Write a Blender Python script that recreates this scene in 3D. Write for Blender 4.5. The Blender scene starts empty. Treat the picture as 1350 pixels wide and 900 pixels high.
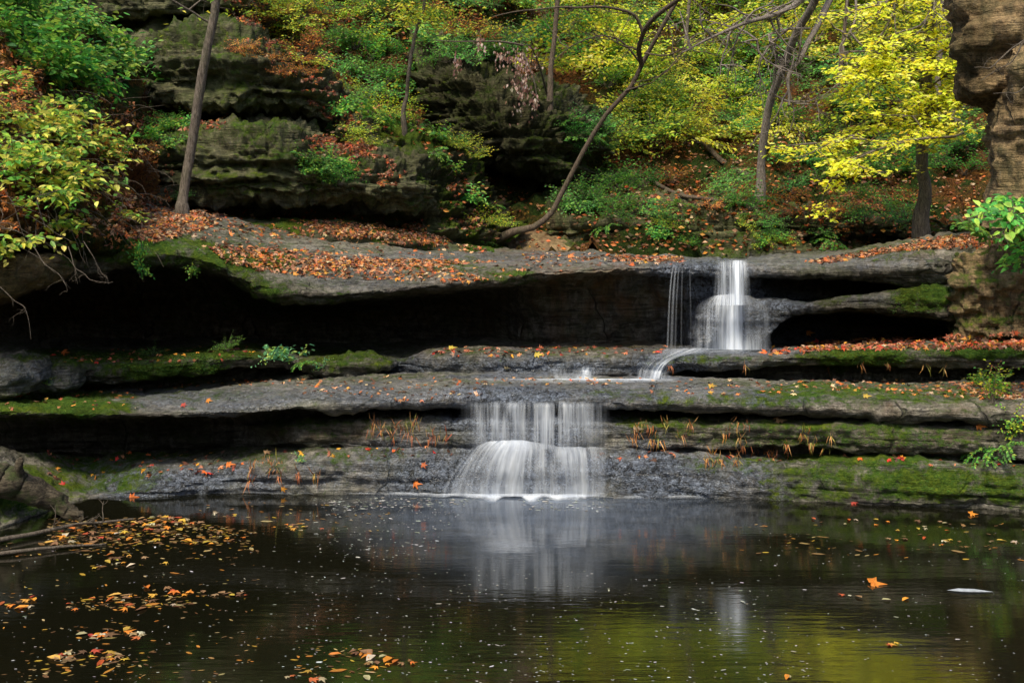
import bpy, math, random
import numpy as np
from mathutils import Vector
from mathutils.bvhtree import BVHTree

random.seed(7)
rng = np.random.default_rng(11)
sc = bpy.context.scene
COL = sc.collection
F, HC, HY = 1400.0, 3.55, 300.0        # focal length in photo pixels, eye height, horizon row


def W(px, py, Y):
    px = np.asarray(px, float); py = np.asarray(py, float); Y = np.asarray(Y, float)
    return np.stack(np.broadcast_arrays((px - 675) / F * Y, Y, HC + (HY - py) / F * Y), -1)


# ------------------------------------------------------------------ noise
def _hash(ix, iy, iz):
    h = (ix.astype(np.uint32) * np.uint32(374761393)) ^ (iy.astype(np.uint32) * np.uint32(668265263)) ^ (iz.astype(np.uint32) * np.uint32(2147483647 ^ 0x5bd1e995))
    h = (h ^ (h >> np.uint32(13))) * np.uint32(1274126177)
    h = h ^ (h >> np.uint32(16))
    return (h & np.uint32(0xffff)).astype(float) / 65535.0


def vnoise(p):
    p = np.asarray(p, float)
    f = np.floor(p); t = p - f; i = f.astype(np.int64) + 5000
    t = t * t * t * (t * (t * 6 - 15) + 10)
    x, y, z = i[..., 0], i[..., 1], i[..., 2]
    tx, ty, tz = t[..., 0], t[..., 1], t[..., 2]
    def L(a, b, w): return a + (b - a) * w
    c00 = L(_hash(x, y, z), _hash(x + 1, y, z), tx); c10 = L(_hash(x, y + 1, z), _hash(x + 1, y + 1, z), tx)
    c01 = L(_hash(x, y, z + 1), _hash(x + 1, y, z + 1), tx); c11 = L(_hash(x, y + 1, z + 1), _hash(x + 1, y + 1, z + 1), tx)
    return L(L(c00, c10, ty), L(c01, c11, ty), tz) * 2 - 1


def fbm(p, o=4):
    s, a, q = 0.0, 1.0, np.asarray(p, float)
    for k in range(o):
        s = s + a * vnoise(q + 17.3 * k); a *= .5; q = q * 2.03
    return s


# ------------------------------------------------------------------ mesh helpers
def mkmesh(name, V, faces, cols=None, uv=None, smooth=True, attrs=None):
    """faces: list of (n, k) int arrays"""
    me = bpy.data.meshes.new(name)
    V = np.asarray(V, np.float32)
    me.vertices.add(len(V)); me.vertices.foreach_set('co', V.ravel())
    faces = [np.asarray(f, np.int32) for f in faces if len(f)]
    loops = np.concatenate([f.ravel() for f in faces])
    tot = np.concatenate([np.full(len(f), f.shape[1], np.int32) for f in faces])
    st = np.concatenate([[0], np.cumsum(tot)[:-1]]).astype(np.int32)
    me.loops.add(len(loops)); me.loops.foreach_set('vertex_index', loops)
    me.polygons.add(len(tot)); me.polygons.foreach_set('loop_start', st); me.polygons.foreach_set('loop_total', tot)
    me.polygons.foreach_set('use_smooth', np.full(len(tot), smooth, bool))
    me.update(calc_edges=True)
    if cols is not None:
        c = np.ones((len(V), 4), np.float32); c[:, :cols.shape[1]] = cols
        a = me.color_attributes.new('Col', 'FLOAT_COLOR', 'POINT'); a.data.foreach_set('color', c.ravel())
    if attrs:
        for k, v in attrs.items():
            a = me.attributes.new(k, 'FLOAT', 'POINT'); a.data.foreach_set('value', np.asarray(v, np.float32).ravel())
    if uv is not None:
        l = me.uv_layers.new(name='UVMap'); l.data.foreach_set('uv', np.asarray(uv, np.float32)[loops].ravel())
    me.validate()
    return me


def obj(name, me, mat, parent=None, loc=None):
    if mat is not None and not me.materials:
        me.materials.append(mat)
    o = bpy.data.objects.new(name, me); COL.objects.link(o)
    if parent is not None: o.parent = parent
    if loc is not None: o.location = loc
    return o


def tag(o, label=None, cat=None, group=None, kind=None):
    if label: o['label'] = label
    if cat: o['category'] = cat
    if group: o['group'] = group
    if kind: o['kind'] = kind
    return o


def empty(name, loc, rz=0.0):
    o = bpy.data.objects.new(name, None); COL.objects.link(o)
    o.location = loc; o.rotation_euler = (0, 0, rz); o.empty_display_size = .2
    return o


def gridfaces(nr, nc, flip=False):
    a = np.arange(nr * nc).reshape(nr, nc)
    f = np.stack([a[:-1, :-1], a[1:, :-1], a[1:, 1:], a[:-1, 1:]], -1).reshape(-1, 4)
    return f[:, ::-1] if flip else f


def catmull(R, sub):
    """R: (k, n, d) -> rows interpolated"""
    K = len(R); out = []
    for k in range(K - 1):
        p0, p1, p2, p3 = R[max(k - 1, 0)], R[k], R[k + 1], R[min(k + 2, K - 1)]
        for j in range(sub):
            t = j / sub
            a = .5 * (2 * p1 + (p2 - p0) * t + (2 * p0 - 5 * p1 + 4 * p2 - p3) * t * t + (3 * p1 - p0 - 3 * p2 + p3) * t ** 3)
            out.append(a * .8 + (p1 * (1 - t) + p2 * t) * .2)
    out.append(R[-1])
    return np.array(out)


def tab(xs, t):
    """piecewise table evaluated smoothly; t is a number or {px: value}"""
    if not isinstance(t, dict): return np.full(len(xs), float(t))
    k = sorted(t); v = [t[a] for a in k]
    acc = 0
    for d, w in ((-14, .25), (0, .5), (14, .25)): acc = acc + w * np.interp(xs + d, k, v)
    return acc


# masks painted on the rock: where moss grows, where it is wet with painted sheen, where it is rusty, where shade is painted in
MOSS, WET_SHEEN, RUST, SHADE = [], [], [], []
def blobs(lst, px, py, wob):
    m = np.zeros_like(px)
    for (x, y, rx, ry, s) in lst:
        d = np.sqrt(((px - x) / rx) ** 2 + ((py - y) / ry) ** 2) + wob * .45
        m = np.maximum(m, s * np.clip(1.5 - d, 0, .9) / .9)
    return np.clip(m, 0, 1)

MOSS += [(60, 538, 80, 18, 1), (230, 493, 80, 16, 1), (110, 478, 60, 10, .5), (20, 540, 40, 20, .8), (150, 470, 130, 9, .8), (290, 466, 60, 10, .9),
         (450, 470, 60, 14, .6), (1130, 472, 70, 16, .95), (1290, 462, 90, 12, .9), (1230, 640, 70, 24, .9), (1320, 640, 60, 24, .8), (1150, 605, 120, 9, .7),
         (1060, 630, 50, 18, .5), (930, 612, 40, 12, .4), (1220, 392, 40, 20, .85), (1290, 380, 50, 30, .45), (1290, 345, 60, 20, .35),
         (200, 335, 90, 22, .8), (330, 395, 60, 30, .75), (430, 400, 60, 14, .65), (260, 330, 60, 9, .5), (320, 325, 60, 14, .25), (680, 372, 40, 8, .7), (590, 350, 50, 9, .45), (670, 361, 30, 4, .6),
         (30, 640, 80, 30, .7), (450, 610, 30, 22, .4), (430, 580, 80, 20, .3), (880, 560, 70, 20, .55), (1100, 575, 150, 18, .6), (1250, 580, 90, 18, .5), (1080, 515, 80, 12, .55), (1210, 520, 60, 8, .4),
         (860, 560, 60, 20, .5), (520, 565, 60, 18, .35)]
MOSS += [(70, 535, 90, 20, 1), (340, 600, 60, 8, .4), (830, 540, 40, 10, .4), (400, 560, 60, 14, .4), (1020, 575, 200, 20, .45), (1100, 395, 60, 10, .3), (1290, 420, 60, 20, .5), (250, 345, 120, 16, .8), (640, 478, 60, 8, .3), (90, 625, 110, 24, .5), (170, 615, 60, 8, .35), (1000, 612, 60, 10, .4), (1100, 640, 80, 22, .6), (930, 570, 90, 20, .45), (250, 520, 150, 8, .25), (130, 600, 160, 12, .5), (1180, 330, 60, 14, .3), (950, 478, 90, 10, .45), (820, 520, 60, 8, .25), (1000, 530, 160, 9, .45), (480, 600, 90, 10, .35), (1180, 520, 150, 12, .5)]
WET_SHEEN += [(520, 522, 420, 14, .6), (960, 520, 120, 12, .5), (280, 528, 120, 14, .6), (720, 340, 260, 10, .4), (1090, 345, 120, 10, .4), (350, 280, 120, 8, .3), (470, 372, 90, 12, .3), (20, 492, 60, 20, .5), (1150, 395, 60, 8, .3), (700, 620, 240, 40, 1), (860, 625, 70, 40, 1), (230, 635, 120, 26, .9), (990, 620, 30, 22, .6), (700, 520, 110, 17, 1), (700, 560, 110, 40, 1), (270, 530, 60, 20, .55),
        (700, 484, 160, 16, 1), (560, 625, 60, 40, .9), (930, 360, 80, 24, .95), (970, 420, 80, 50, 1), (1035, 402, 40, 14, 1), (1050, 445, 40, 12, .8), (870, 515, 120, 14, .45), (1000, 525, 20, 8, .9), (880, 480, 50, 18, .9),
        (480, 520, 200, 22, .3), (960, 462, 90, 8, .9), (790, 345, 160, 12, .25)]
RUST += [(200, 430, 300, 40, .5), (430, 565, 100, 22, .5), (960, 570, 160, 24, .45), (1200, 575, 150, 18, .45), (1000, 480, 160, 10, .4), (1200, 540, 140, 10, .4), (800, 400, 130, 60, 1), (600, 420, 120, 40, .5), (300, 420, 150, 40, .3), (1180, 300, 120, 40, .4), (1230, 420, 80, 40, .5), (1310, 400, 50, 40, .35), (1320, 60, 60, 80, .35), (540, 570, 50, 22, .4), (920, 590, 60, 8, .6), (60, 350, 60, 40, .6), (690, 320, 50, 40, 1)]
SHADE += [(1282, 90, 26, 70, .75), (1330, 140, 40, 14, .6), (250, 430, 420, 70, .6), (560, 425, 240, 50, .6), (840, 440, 60, 30, .6), (1120, 425, 120, 40, .9), (1120, 375, 110, 20, .7), (180, 575, 230, 28, 1), (640, 548, 1300, 4, .3), (640, 150, 110, 110, .75), (680, 240, 80, 40, .9), (600, 100, 60, 60, .6)]  # shade of recesses, undercuts and crag hollow, painted into the rock colour

ROCKS = []        # (verts, faces) for the ray caster


def finish_rock(name, G, mat, disp, label, cat, group=None, kind=None, moss=0.0, strata=1.0, seed=0, ppx=None, ppy=None, fine=1.0):
    """G: grid (r, c, 3) of world points; displaced along its normals"""
    r, c, _ = G.shape
    dx = np.gradient(G, axis=1); ds = np.gradient(G, axis=0)
    n = np.cross(ds, dx); n /= (np.linalg.norm(n, axis=-1, keepdims=True) + 1e-9)
    q = G + seed * 3.7
    big = fbm(q * np.array([.55, .55, 1.3]), 3)
    bed = vnoise(q * np.array([.35, .35, 5.5])) * .6 + vnoise(q * np.array([.5, .5, 13.0])) * .4
    bed = np.sign(bed) * np.abs(bed) ** .7
    med = fbm(q * np.array([1.8, 1.8, 3.0]) + 9, 4)
    cr = 1 - np.abs(fbm(q * np.array([1.1, 1.1, .5]) + 31, 3)); cr = np.clip(cr - .82, 0, 1) / .18
    steep = 1 - np.abs(n[..., 2])
    pits = fbm(q * np.array([7, 7, 11]) + 77, 3); wave = vnoise(q * np.array([.22, .22, .5]) + 5)
    thin = np.clip(np.abs(vnoise(q * np.array([.6, .6, 9.0]) + 3)) * 6, 0, 1) - 1
    chip = np.abs(fbm(q * np.array([2.6, 2.6, 4.2]) + 13, 3)); bed = np.sign(bed) * np.abs(bed) ** .6
    med = med * .6 + (.45 - chip) * .9
    d = disp * (.9 * big + .75 * strata * bed * (.25 + .75 * steep) + .75 * fine * med + .24 * pits + .5 * wave + .6 * thin * steep - .35 * cr * strata)
    G2 = G + n * d[..., None]
    if ppx is None:
        ppx = G2[..., 0] / G2[..., 1] * F + 675; ppy = HY - (G2[..., 2] - HC) / G2[..., 1] * F
    wob = fbm(G2 * 1.6 + 50, 3)
    m = np.maximum(blobs(MOSS, ppx, ppy, wob), moss * np.clip(.75 + wob, 0, 1))
    w = blobs(WET_SHEEN, ppx, ppy, wob); ru = blobs(RUST, ppx, ppy, wob); shade = blobs(SHADE, ppx, ppy, wob * .3)
    if cat in ('rock ledge', 'rock slab'): m = np.maximum(m, .24 * np.clip(.8 + wob, 0, 1) * (1 - w))
    G2 = G2 + n * (np.clip(m - .15, 0, 1) * np.clip(fbm(G2 * 8 + 5, 3) + .35, 0, 1.2) * .05)[..., None]
    V = G2.reshape(-1, 3); fc = gridfaces(r, c, flip=False)
    me = mkmesh(name, V, [fc], attrs={'moss': m.ravel(), 'wet': w.ravel(), 'rust': ru.ravel(), 'dark': shade.ravel()})
    o = obj(name, me, mat); tag(o, label, cat, group, kind)
    ROCKS.append((V, fc, o))
    return o


def ledge(name, rows, x0, x1, mat, label, cat='rock ledge', nx=520, sub=9, disp=.09, **k):
    xs = np.linspace(x0, x1, nx)
    R = np.array([np.stack([xs, tab(xs, a), tab(xs, b)], -1) for a, b in rows])
    C = catmull(R, sub)
    return finish_rock(name, W(C[..., 0], C[..., 1], C[..., 2]), mat, disp, label, cat, **k)


def free_loft(name, rows, mat, label, cat='boulder', subx=14, sub=9, disp=.1, **k):
    """rows: lists of equally many (px, py, Y)"""
    R = np.array(rows, float)
    C = catmull(R, sub)
    C = catmull(C.transpose(1, 0, 2), subx).transpose(1, 0, 2)
    return finish_rock(name, W(C[..., 0], C[..., 1], C[..., 2]), mat, disp, label, cat, **k)


# ------------------------------------------------------------------ materials
class NT:
    def __init__(s, name):
        s.m = bpy.data.materials.new(name); s.m.use_nodes = True
        s.t = s.m.node_tree; s.t.nodes.clear()
    def n(s, ty, **kw):
        nd = s.t.nodes.new(ty)
        for k, v in kw.items():
            if k == 'ins':
                for a, b in v.items():
                    if isinstance(b, bpy.types.NodeSocket): s.t.links.new(b, nd.inputs[a])
                    else: nd.inputs[a].default_value = b
            else: setattr(nd, k, v)
        return nd
    def noise(s, vec, scale, detail=4, rough=.6, dist=0.0):
        return s.n('ShaderNodeTexNoise', ins={'Vector': vec, 'Scale': scale, 'Detail': detail, 'Roughness': rough, 'Distortion': dist}).outputs['Fac']
    def ramp(s, f, stops, interp='LINEAR'):
        r = s.n('ShaderNodeValToRGB', ins={0: f}); cr = r.color_ramp; cr.interpolation = interp
        while len(cr.elements) > 1: cr.elements.remove(cr.elements[-1])
        cr.elements[0].position = stops[0][0]; cr.elements[0].color = (*stops[0][1], 1)
        for p, c in stops[1:]:
            e = cr.elements.new(p); e.color = (*c, 1)
        return r.outputs[0]
    def mr(s, v, a, b, c=0.0, d=1.0):
        return s.n('ShaderNodeMapRange', ins={0: v, 1: a, 2: b, 3: c, 4: d}).outputs[0]
    def math(s, op, a, b=0.0, clamp=False):
        return s.n('ShaderNodeMath', operation=op, use_clamp=clamp, ins={0: a, 1: b}).outputs[0]
    def mix(s, f, a, b, mode='MIX'):
        nd = s.n('ShaderNodeMix', data_type='RGBA', blend_type=mode)
        for i, v in ((0, f), (6, a), (7, b)):
            if isinstance(v, bpy.types.NodeSocket): s.t.links.new(v, nd.inputs[i])
            else: nd.inputs[i].default_value = v if i == 0 else (*v, 1)
        return nd.outputs[2]
    def mapv(s, vec, scale, rot=(0, 0, 0)):
        return s.n('ShaderNodeMapping', ins={'Vector': vec, 'Scale': scale, 'Rotation': rot}).outputs[0]
    def attr(s, name, out='Fac'):
        return s.n('ShaderNodeAttribute', attribute_name=name).outputs[out]
    def out(s, sh):
        o = s.n('ShaderNodeOutputMaterial'); s.t.links.new(sh, o.inputs[0]); return s.m


def rock_material(name, base, tan, tone=1.0, green=.45, hatch=1.0):
    s = NT(name)
    pos = s.n('ShaderNodeNewGeometry'); P = pos.outputs['Position']
    st = s.mapv(P, (.5, .5, 5.0))
    n1 = s.noise(P, 1.1, 3, .65); n2 = s.noise(st, 1.4, 5, .7, .6); n3 = s.noise(P, 9, 4, .7); n4 = s.noise(P, 45, 2, .7)
    col = s.mix(s.mr(n1, .35, .65), base, tan)
    col = s.mix(s.mr(n2, .42, .6, 0, .75 * hatch), col, tuple(c * .35 for c in base))
    col = s.mix(s.mr(n3, .4, .7, 0, .6), col, tuple(min(1, c * 2.1) for c in tan))
    col = s.mix(s.mr(n4, .5, .3, 0, .55), col, (.012, .011, .009))
    rust = s.math('MULTIPLY', s.attr('rust'), s.mr(s.noise(s.mapv(P, (2, 2, .6)), 1.6, 5), .38, .62))
    col = s.mix(rust, col, (.135, .075, .034))
    # drip streaks down the steep faces, hairline bedding cracks
    nzz = s.n('ShaderNodeSeparateXYZ', ins={0: pos.outputs['Normal']}).outputs[2]
    stp = s.mr(nzz, .7, .2)
    dr = s.noise(s.mapv(P, (7, 7, .8)), 1.3, 5, .65)
    col = s.mix(s.math('MULTIPLY', stp, s.mr(dr, .47, .62, 0, .65)), col, (.02, .018, .012))
    col = s.mix(s.math('MULTIPLY', stp, s.mr(dr, .42, .3, 0, .4)), col, (.2, .19, .165))
    bedl = s.noise(s.mapv(P, (.5, .5, 16)), 1.0, 4, .6, .8)
    crk = s.math('MULTIPLY', s.mr(s.math('ABSOLUTE', s.math('SUBTRACT', bedl, .5)), .0, .018, 1, 0), s.mr(n1, .4, .55, 0, hatch))
    col = s.mix(s.math('MULTIPLY', crk, s.math('MULTIPLY', stp, .85)), col, (.008, .007, .006))
    vj = s.n('ShaderNodeTexVoronoi', feature='DISTANCE_TO_EDGE', ins={'Vector': s.mix(.12, s.mapv(P, (.8, .8, .35)), s.n('ShaderNodeTexNoise', ins={'Vector': P, 'Scale': 3.0}).outputs['Color']), 'Scale': 1.0}).outputs['Distance']
    jn = s.math('MULTIPLY', s.mr(vj, .004, .012, 1, 0), s.mr(s.noise(P, .7, 2), .48, .56))
    crk = s.math('MAXIMUM', crk, jn)
    col = s.mix(s.math('MULTIPLY', jn, .8), col, (.01, .009, .007))
    # pale lichen specks
    li = s.math('MULTIPLY', s.mr(s.noise(P, 22, 5, .75), .66, .72), s.mr(s.noise(P, .9, 2), .5, .6))
    col = s.mix(s.math('MULTIPLY', li, .75), col, (.3, .32, .27))
    # wet stone, its bluish sky sheen painted into the colour as pale patches
    wet = s.attr('wet')
    wn = s.noise(P, 14, 6, .7, 1.2)
    wet_sheen = s.mix(s.mr(wn, .40, .66), (.03, .035, .045), (.32, .38, .49))
    col = s.mix(s.math('MULTIPLY', wet, .85), col, wet_sheen)
    # algae stain on everything, moss where it grows
    nz = s.n('ShaderNodeSeparateXYZ', ins={0: pos.outputs['Normal']}).outputs[2]
    alg = s.math('MULTIPLY', s.mr(s.noise(P, 1.9, 5, .7), .42, .66), s.math('SUBTRACT', 1.0, s.math('MULTIPLY', wet, .8)))
    col = s.mix(s.math('MULTIPLY', alg, green), col, (.06, .075, .02))
    mo = s.attr('moss'); mn = s.noise(P, 7, 6, .75)
    mm = s.math('ADD', s.math('ADD', mo, s.math('MULTIPLY', nz, .22)), s.math('MULTIPLY', s.math('SUBTRACT', mn, .5), 2.3))
    mf = s.math('MULTIPLY', s.mr(mm, .40, .8), s.mr(mo, .02, .25))
    mcol = s.ramp(s.noise(P, 16, 5, .8), [(.25, (.015, .025, .005)), (.5, (.08, .12, .012)), (.75, (.24, .29, .025))])
    mcol = s.mix(s.mr(s.noise(P, 1.4, 2), .4, .62), mcol, s.mix(.5, mcol, (.04, .12, .02)))
    col = s.mix(mf, col, mcol)
    shade = s.attr('dark')  # painted shade mask, darkens the base colour and dulls the gloss
    col = s.mix(s.math('MULTIPLY', shade, .72), col, (.011, .009, .006))
    if tone != 1: col = s.mix(1.0, col, (tone, tone, tone), 'MULTIPLY')
    hb = s.math('ADD', s.math('MULTIPLY', n3, .5), s.math('ADD', s.math('MULTIPLY', n2, 1.2), s.math('MULTIPLY', n4, .16)))
    hb = s.math('ADD', hb, s.math('MULTIPLY', s.math('MULTIPLY', s.noise(P, 60, 3, .8), mf), .5))
    vor = s.n('ShaderNodeTexVoronoi', feature='F1', ins={'Vector': s.n('ShaderNodeVectorMath', operation='ADD', ins={0: P, 1: s.n('ShaderNodeTexNoise', ins={'Vector': P, 'Scale': 9.0}).outputs['Color']}).outputs[0], 'Scale': 13.0}).outputs['Distance']
    hb = s.math('ADD', hb, s.math('MULTIPLY', s.math('MULTIPLY', vor, wet), .5))
    hb = s.math('SUBTRACT', hb, s.math('MULTIPLY', crk, .5))
    b = s.n('ShaderNodeBump', ins={'Strength': .9, 'Distance': .12, 'Height': hb}).outputs[0]
    rough = s.mr(wet, .1, .9, .85, .24)
    rough = s.math('MAXIMUM', rough, s.math('MULTIPLY', mf, .95))
    rough = s.math('MAXIMUM', rough, s.math('MULTIPLY', shade, .9))
    sp = s.math('MULTIPLY', s.mr(mf, 0, 1, .4, .1), s.mr(shade, 0, 1, 1, .1))
    p = s.n('ShaderNodeBsdfPrincipled', ins={'Base Color': col, 'Roughness': rough, 'Normal': b, 'Specular IOR Level': sp})
    return s.out(p.outputs[0])


def leaf_material(name, trans=.35, spec=.35, rough=.5, g=1.0):
    s = NT(name)
    c = s.attr('Col', 'Color')
    inf = s.n('ShaderNodeNewGeometry')
    r = s.n('ShaderNodeObjectInfo').outputs['Random']
    n = s.noise(inf.outputs['Position'], 25, 3)
    c = s.mix(1.0, c, s.ramp(n, [(.3, (.8 * g, .8 * g, .8 * g)), (.7, (1.25 * g, 1.25 * g, 1.25 * g))]), 'MULTIPLY')
    hsv = s.n('ShaderNodeHueSaturation', ins={'Color': c, 'Hue': s.mr(r, 0, 1, .485, .515), 'Value': s.mr(r, 0, 1, .95, 1.2)}).outputs[0]
    p = s.n('ShaderNodeBsdfPrincipled', ins={'Base Color': hsv, 'Roughness': rough, 'Specular IOR Level': spec})
    t = s.n('ShaderNodeBsdfTranslucent', ins={'Color': hsv})
    return s.out(s.n('ShaderNodeMixShader', ins={0: trans, 1: p.outputs[0], 2: t.outputs[0]}).outputs[0])


def bark_material(name, a, b, mossy=.3, grain=(1, 1, .18)):
    s = NT(name)
    P = s.n('ShaderNodeNewGeometry').outputs['Position']
    q = s.mapv(P, grain)
    n = s.noise(q, 38, 6, .75, .3); n2 = s.noise(P, 3.5, 4); n3 = s.noise(q, 120, 4, .7)
    col = s.mix(s.mr(n, .36, .64), a, b)
    col = s.mix(s.math('MULTIPLY', s.mr(n2, .5, .64), mossy), col, (.05, .07, .02))
    col = s.mix(s.mr(n3, .55, .4, 0, .5), col, tuple(x * .3 for x in a))
    bp = s.n('ShaderNodeBump', ins={'Strength': .9, 'Distance': .03, 'Height': s.math('ADD', n, s.math('MULTIPLY', n3, .4))}).outputs[0]
    return s.out(s.n('ShaderNodeBsdfPrincipled', ins={'Base Color': col, 'Roughness': .85, 'Normal': bp, 'Specular IOR Level': .2}).outputs[0])


def soil_material():
    s = NT('hill_soil')
    P = s.n('ShaderNodeNewGeometry').outputs['Position']
    n = s.noise(P, 3.2, 6, .8); n2 = s.noise(P, 14, 5, .8); n3 = s.noise(P, .35, 3)
    c = s.ramp(n2, [(.32, (.02, .012, .006)), (.46, (.085, .042, .015)), (.56, (.22, .085, .022)), (.68, (.32, .16, .045))])
    g = s.ramp(n2, [(.35, (.01, .018, .004)), (.6, (.04, .075, .012)), (.75, (.09, .12, .02))])
    c = s.mix(s.mr(s.math('ADD', n3, s.math('MULTIPLY', n, .5)), .68, .82), c, g)
    b = s.n('ShaderNodeBump', ins={'Strength': 1.0, 'Distance': .15, 'Height': s.math('ADD', n, n2)}).outputs[0]
    return s.out(s.n('ShaderNodeBsdfPrincipled', ins={'Base Color': c, 'Roughness': .95, 'Normal': b, 'Specular IOR Level': .1}).outputs[0])


def pool_material():
    s = NT('pool_water')
    P = s.n('ShaderNodeNewGeometry').outputs['Position']
    a = s.noise(s.mapv(P, (1.1, 7.0, 1)), 2.2, 3, .5)
    b = s.noise(s.mapv(P, (.5, 2.2, 1)), 1.3, 2, .5)
    c = s.noise(s.mapv(P, (3, 16, 1)), 2.5, 2, .5)
    h = s.math('ADD', s.math('ADD', s.math('MULTIPLY', a, .35), b), s.math('MULTIPLY', c, .12))
    bp = s.n('ShaderNodeBump', ins={'Strength': .07, 'Distance': .05, 'Height': h}).outputs[0]
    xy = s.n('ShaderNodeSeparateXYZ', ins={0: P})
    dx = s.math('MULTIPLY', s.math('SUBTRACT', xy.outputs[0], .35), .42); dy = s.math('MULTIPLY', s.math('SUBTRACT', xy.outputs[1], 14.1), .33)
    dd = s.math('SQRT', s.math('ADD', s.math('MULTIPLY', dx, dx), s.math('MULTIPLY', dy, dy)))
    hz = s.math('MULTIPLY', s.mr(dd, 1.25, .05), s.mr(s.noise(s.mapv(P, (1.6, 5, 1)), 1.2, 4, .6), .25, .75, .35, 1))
    base = s.mix(hz, (.006, .006, .003), (.115, .145, .2))  # foam film and glare below the falls, painted into the water colour
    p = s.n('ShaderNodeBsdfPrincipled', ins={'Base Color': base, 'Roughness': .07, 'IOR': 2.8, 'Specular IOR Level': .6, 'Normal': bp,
            'Coat Weight': 0.0})
    return s.out(p.outputs[0])


def fall_material(name, freq=70.0, gain=1.0, con=1.0):
    s = NT(name)
    uv = s.n('ShaderNodeUVMap').outputs[0]
    d = s.attr('dens')
    n = s.noise(s.mapv(uv, (freq, .9, 1)), 1.0, 3, .65)
    n2 = s.noise(s.mapv(uv, (freq * .22, .5, 1)), 1.0, 2, .5)
    n3 = s.noise(s.mapv(uv, (freq * 2.6, 1.5, 1)), 1.0, 2, .5)
    n2 = s.math('ADD', s.math('MULTIPLY', n2, .6), s.math('MULTIPLY', s.noise(s.mapv(uv, (freq * .07, .3, 1)), 1.0, 1, .5), .4))
    k = s.math('ADD', s.math('ADD', s.math('MULTIPLY', s.math('SUBTRACT', n, .5), 2.2), s.math('MULTIPLY', s.math('SUBTRACT', n2, .5), 4.2)), s.math('MULTIPLY', s.math('SUBTRACT', n3, .5), 1.0))
    a = s.math('MULTIPLY', s.math('ADD', d, s.math('MULTIPLY', k, s.math('MULTIPLY', s.math('MINIMUM', s.math('MULTIPLY', d, 1.3), .55), con))), gain, True)
    n4 = s.mr(n, .35, .65, .55, 1.0)
    col = s.mix(n4, (.5, .6, .8), (.88, .94, 1.0))
    p = s.n('ShaderNodeBsdfPrincipled', ins={'Base Color': col, 'Roughness': .45, 'Specular IOR Level': .3})
    tl = s.n('ShaderNodeBsdfTranslucent', ins={'Color': (.74, .85, 1, 1)})
    mx = s.n('ShaderNodeMixShader', ins={0: .3, 1: p.outputs[0], 2: tl.outputs[0]})
    tr = s.n('ShaderNodeBsdfTransparent')
    return s.out(s.n('ShaderNodeMixShader', ins={0: a, 1: tr.outputs[0], 2: mx.outputs[0]}).outputs[0])


def plain(name, col, rough=.6, spec=.3):
    s = NT(name)
    P = s.n('ShaderNodeNewGeometry').outputs['Position']
    c = s.mix(s.mr(s.noise(P, 30, 4), .35, .65), tuple(x * .75 for x in col), col)
    return s.out(s.n('ShaderNodeBsdfPrincipled', ins={'Base Color': c, 'Roughness': rough, 'Specular IOR Level': spec}).outputs[0])


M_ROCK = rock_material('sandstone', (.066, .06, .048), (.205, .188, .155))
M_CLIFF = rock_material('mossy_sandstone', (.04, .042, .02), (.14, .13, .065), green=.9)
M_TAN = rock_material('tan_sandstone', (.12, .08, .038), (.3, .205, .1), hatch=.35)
M_LEAF = leaf_material('green_leaf', trans=.45)
M_GLOW = leaf_material('thin_yellow_leaf', trans=.6)
M_LITTER = leaf_material('fallen_leaf', trans=.08, spec=.25, rough=.55, g=.78)
M_BARK = bark_material('grey_bark', (.075, .06, .048), (.28, .235, .19))
M_BARKD = bark_material('dark_bark', (.06, .045, .033), (.2, .15, .11))
M_TWIG = bark_material('pale_twig', (.07, .055, .04), (.2, .17, .135), 0)
M_DEAD = bark_material('dead_grey_bark', (.12, .1, .085), (.36, .31, .27), .1)
M_LOG = bark_material('rotten_wood', (.018, .014, .009), (.15, .125, .085), .95, (.16, .5, 1))
M_SOIL = soil_material()
M_POOL = pool_material()
M_FALL = fall_material('falling_water', 48.0)
M_SILK = fall_material('silky_water', 24.0, 1.0, .85)
M_FOAM = plain('foam', (.8, .83, .86), .5)

# ------------------------------------------------------------------ rock ledges
waterline = {-200: 760, -60: 715, 0: 697, 60: 674, 120: 656, 200: 654, 300: 652, 600: 652, 780: 653, 900: 656, 1000: 659, 1100: 663, 1200: 668, 1350: 674, 1600: 684}
WY = {k: F * HC / (v - HY) for k, v in waterline.items()}
ad = lambda d, q: {k: v + (q(k) if callable(q) else q) for k, v in d.items()}
inset = lambda a, b: (lambda x: a if x > 130 else b)
top1 = {-200: 585, 0: 602, 60: 608, 120: 614, 200: 614, 300: 603, 350: 593, 450: 588, 600: 588, 780: 590, 900: 596, 1000: 600, 1200: 603, 1350: 611, 1600: 615}
ledge('rock_ledge', [
    (ad(top1, -16), ad(WY, 1.5)), (ad(top1, 0), ad(WY, inset(.30, 1.2))), (ad(top1, 9), ad(WY, inset(.10, .9))),
    (ad(top1, 28), ad(WY, inset(-.02, .45))), (ad(waterline, -9), ad(WY, inset(-.02, .1))), (ad(waterline, 1), ad(WY, 0)), (ad(waterline, 40), ad(WY, 0.1))],
    -200, 1600, M_ROCK, 'lowest rock ledge, its cracked wet grey face standing in the pool', disp=.07, strata=.7, nx=700)
band_top = {-200: 560, 330: 560, 600: 556, 780: 558, 1000: 560, 1200: 566, 1350: 572, 1600: 575}
bandY = {-200: 15.4, 320: 15.4, 390: 14.45, 560: 14.22, 800: 14.2, 1000: 14.02, 1200: 13.72, 1350: 13.5, 1600: 13.4}
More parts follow.
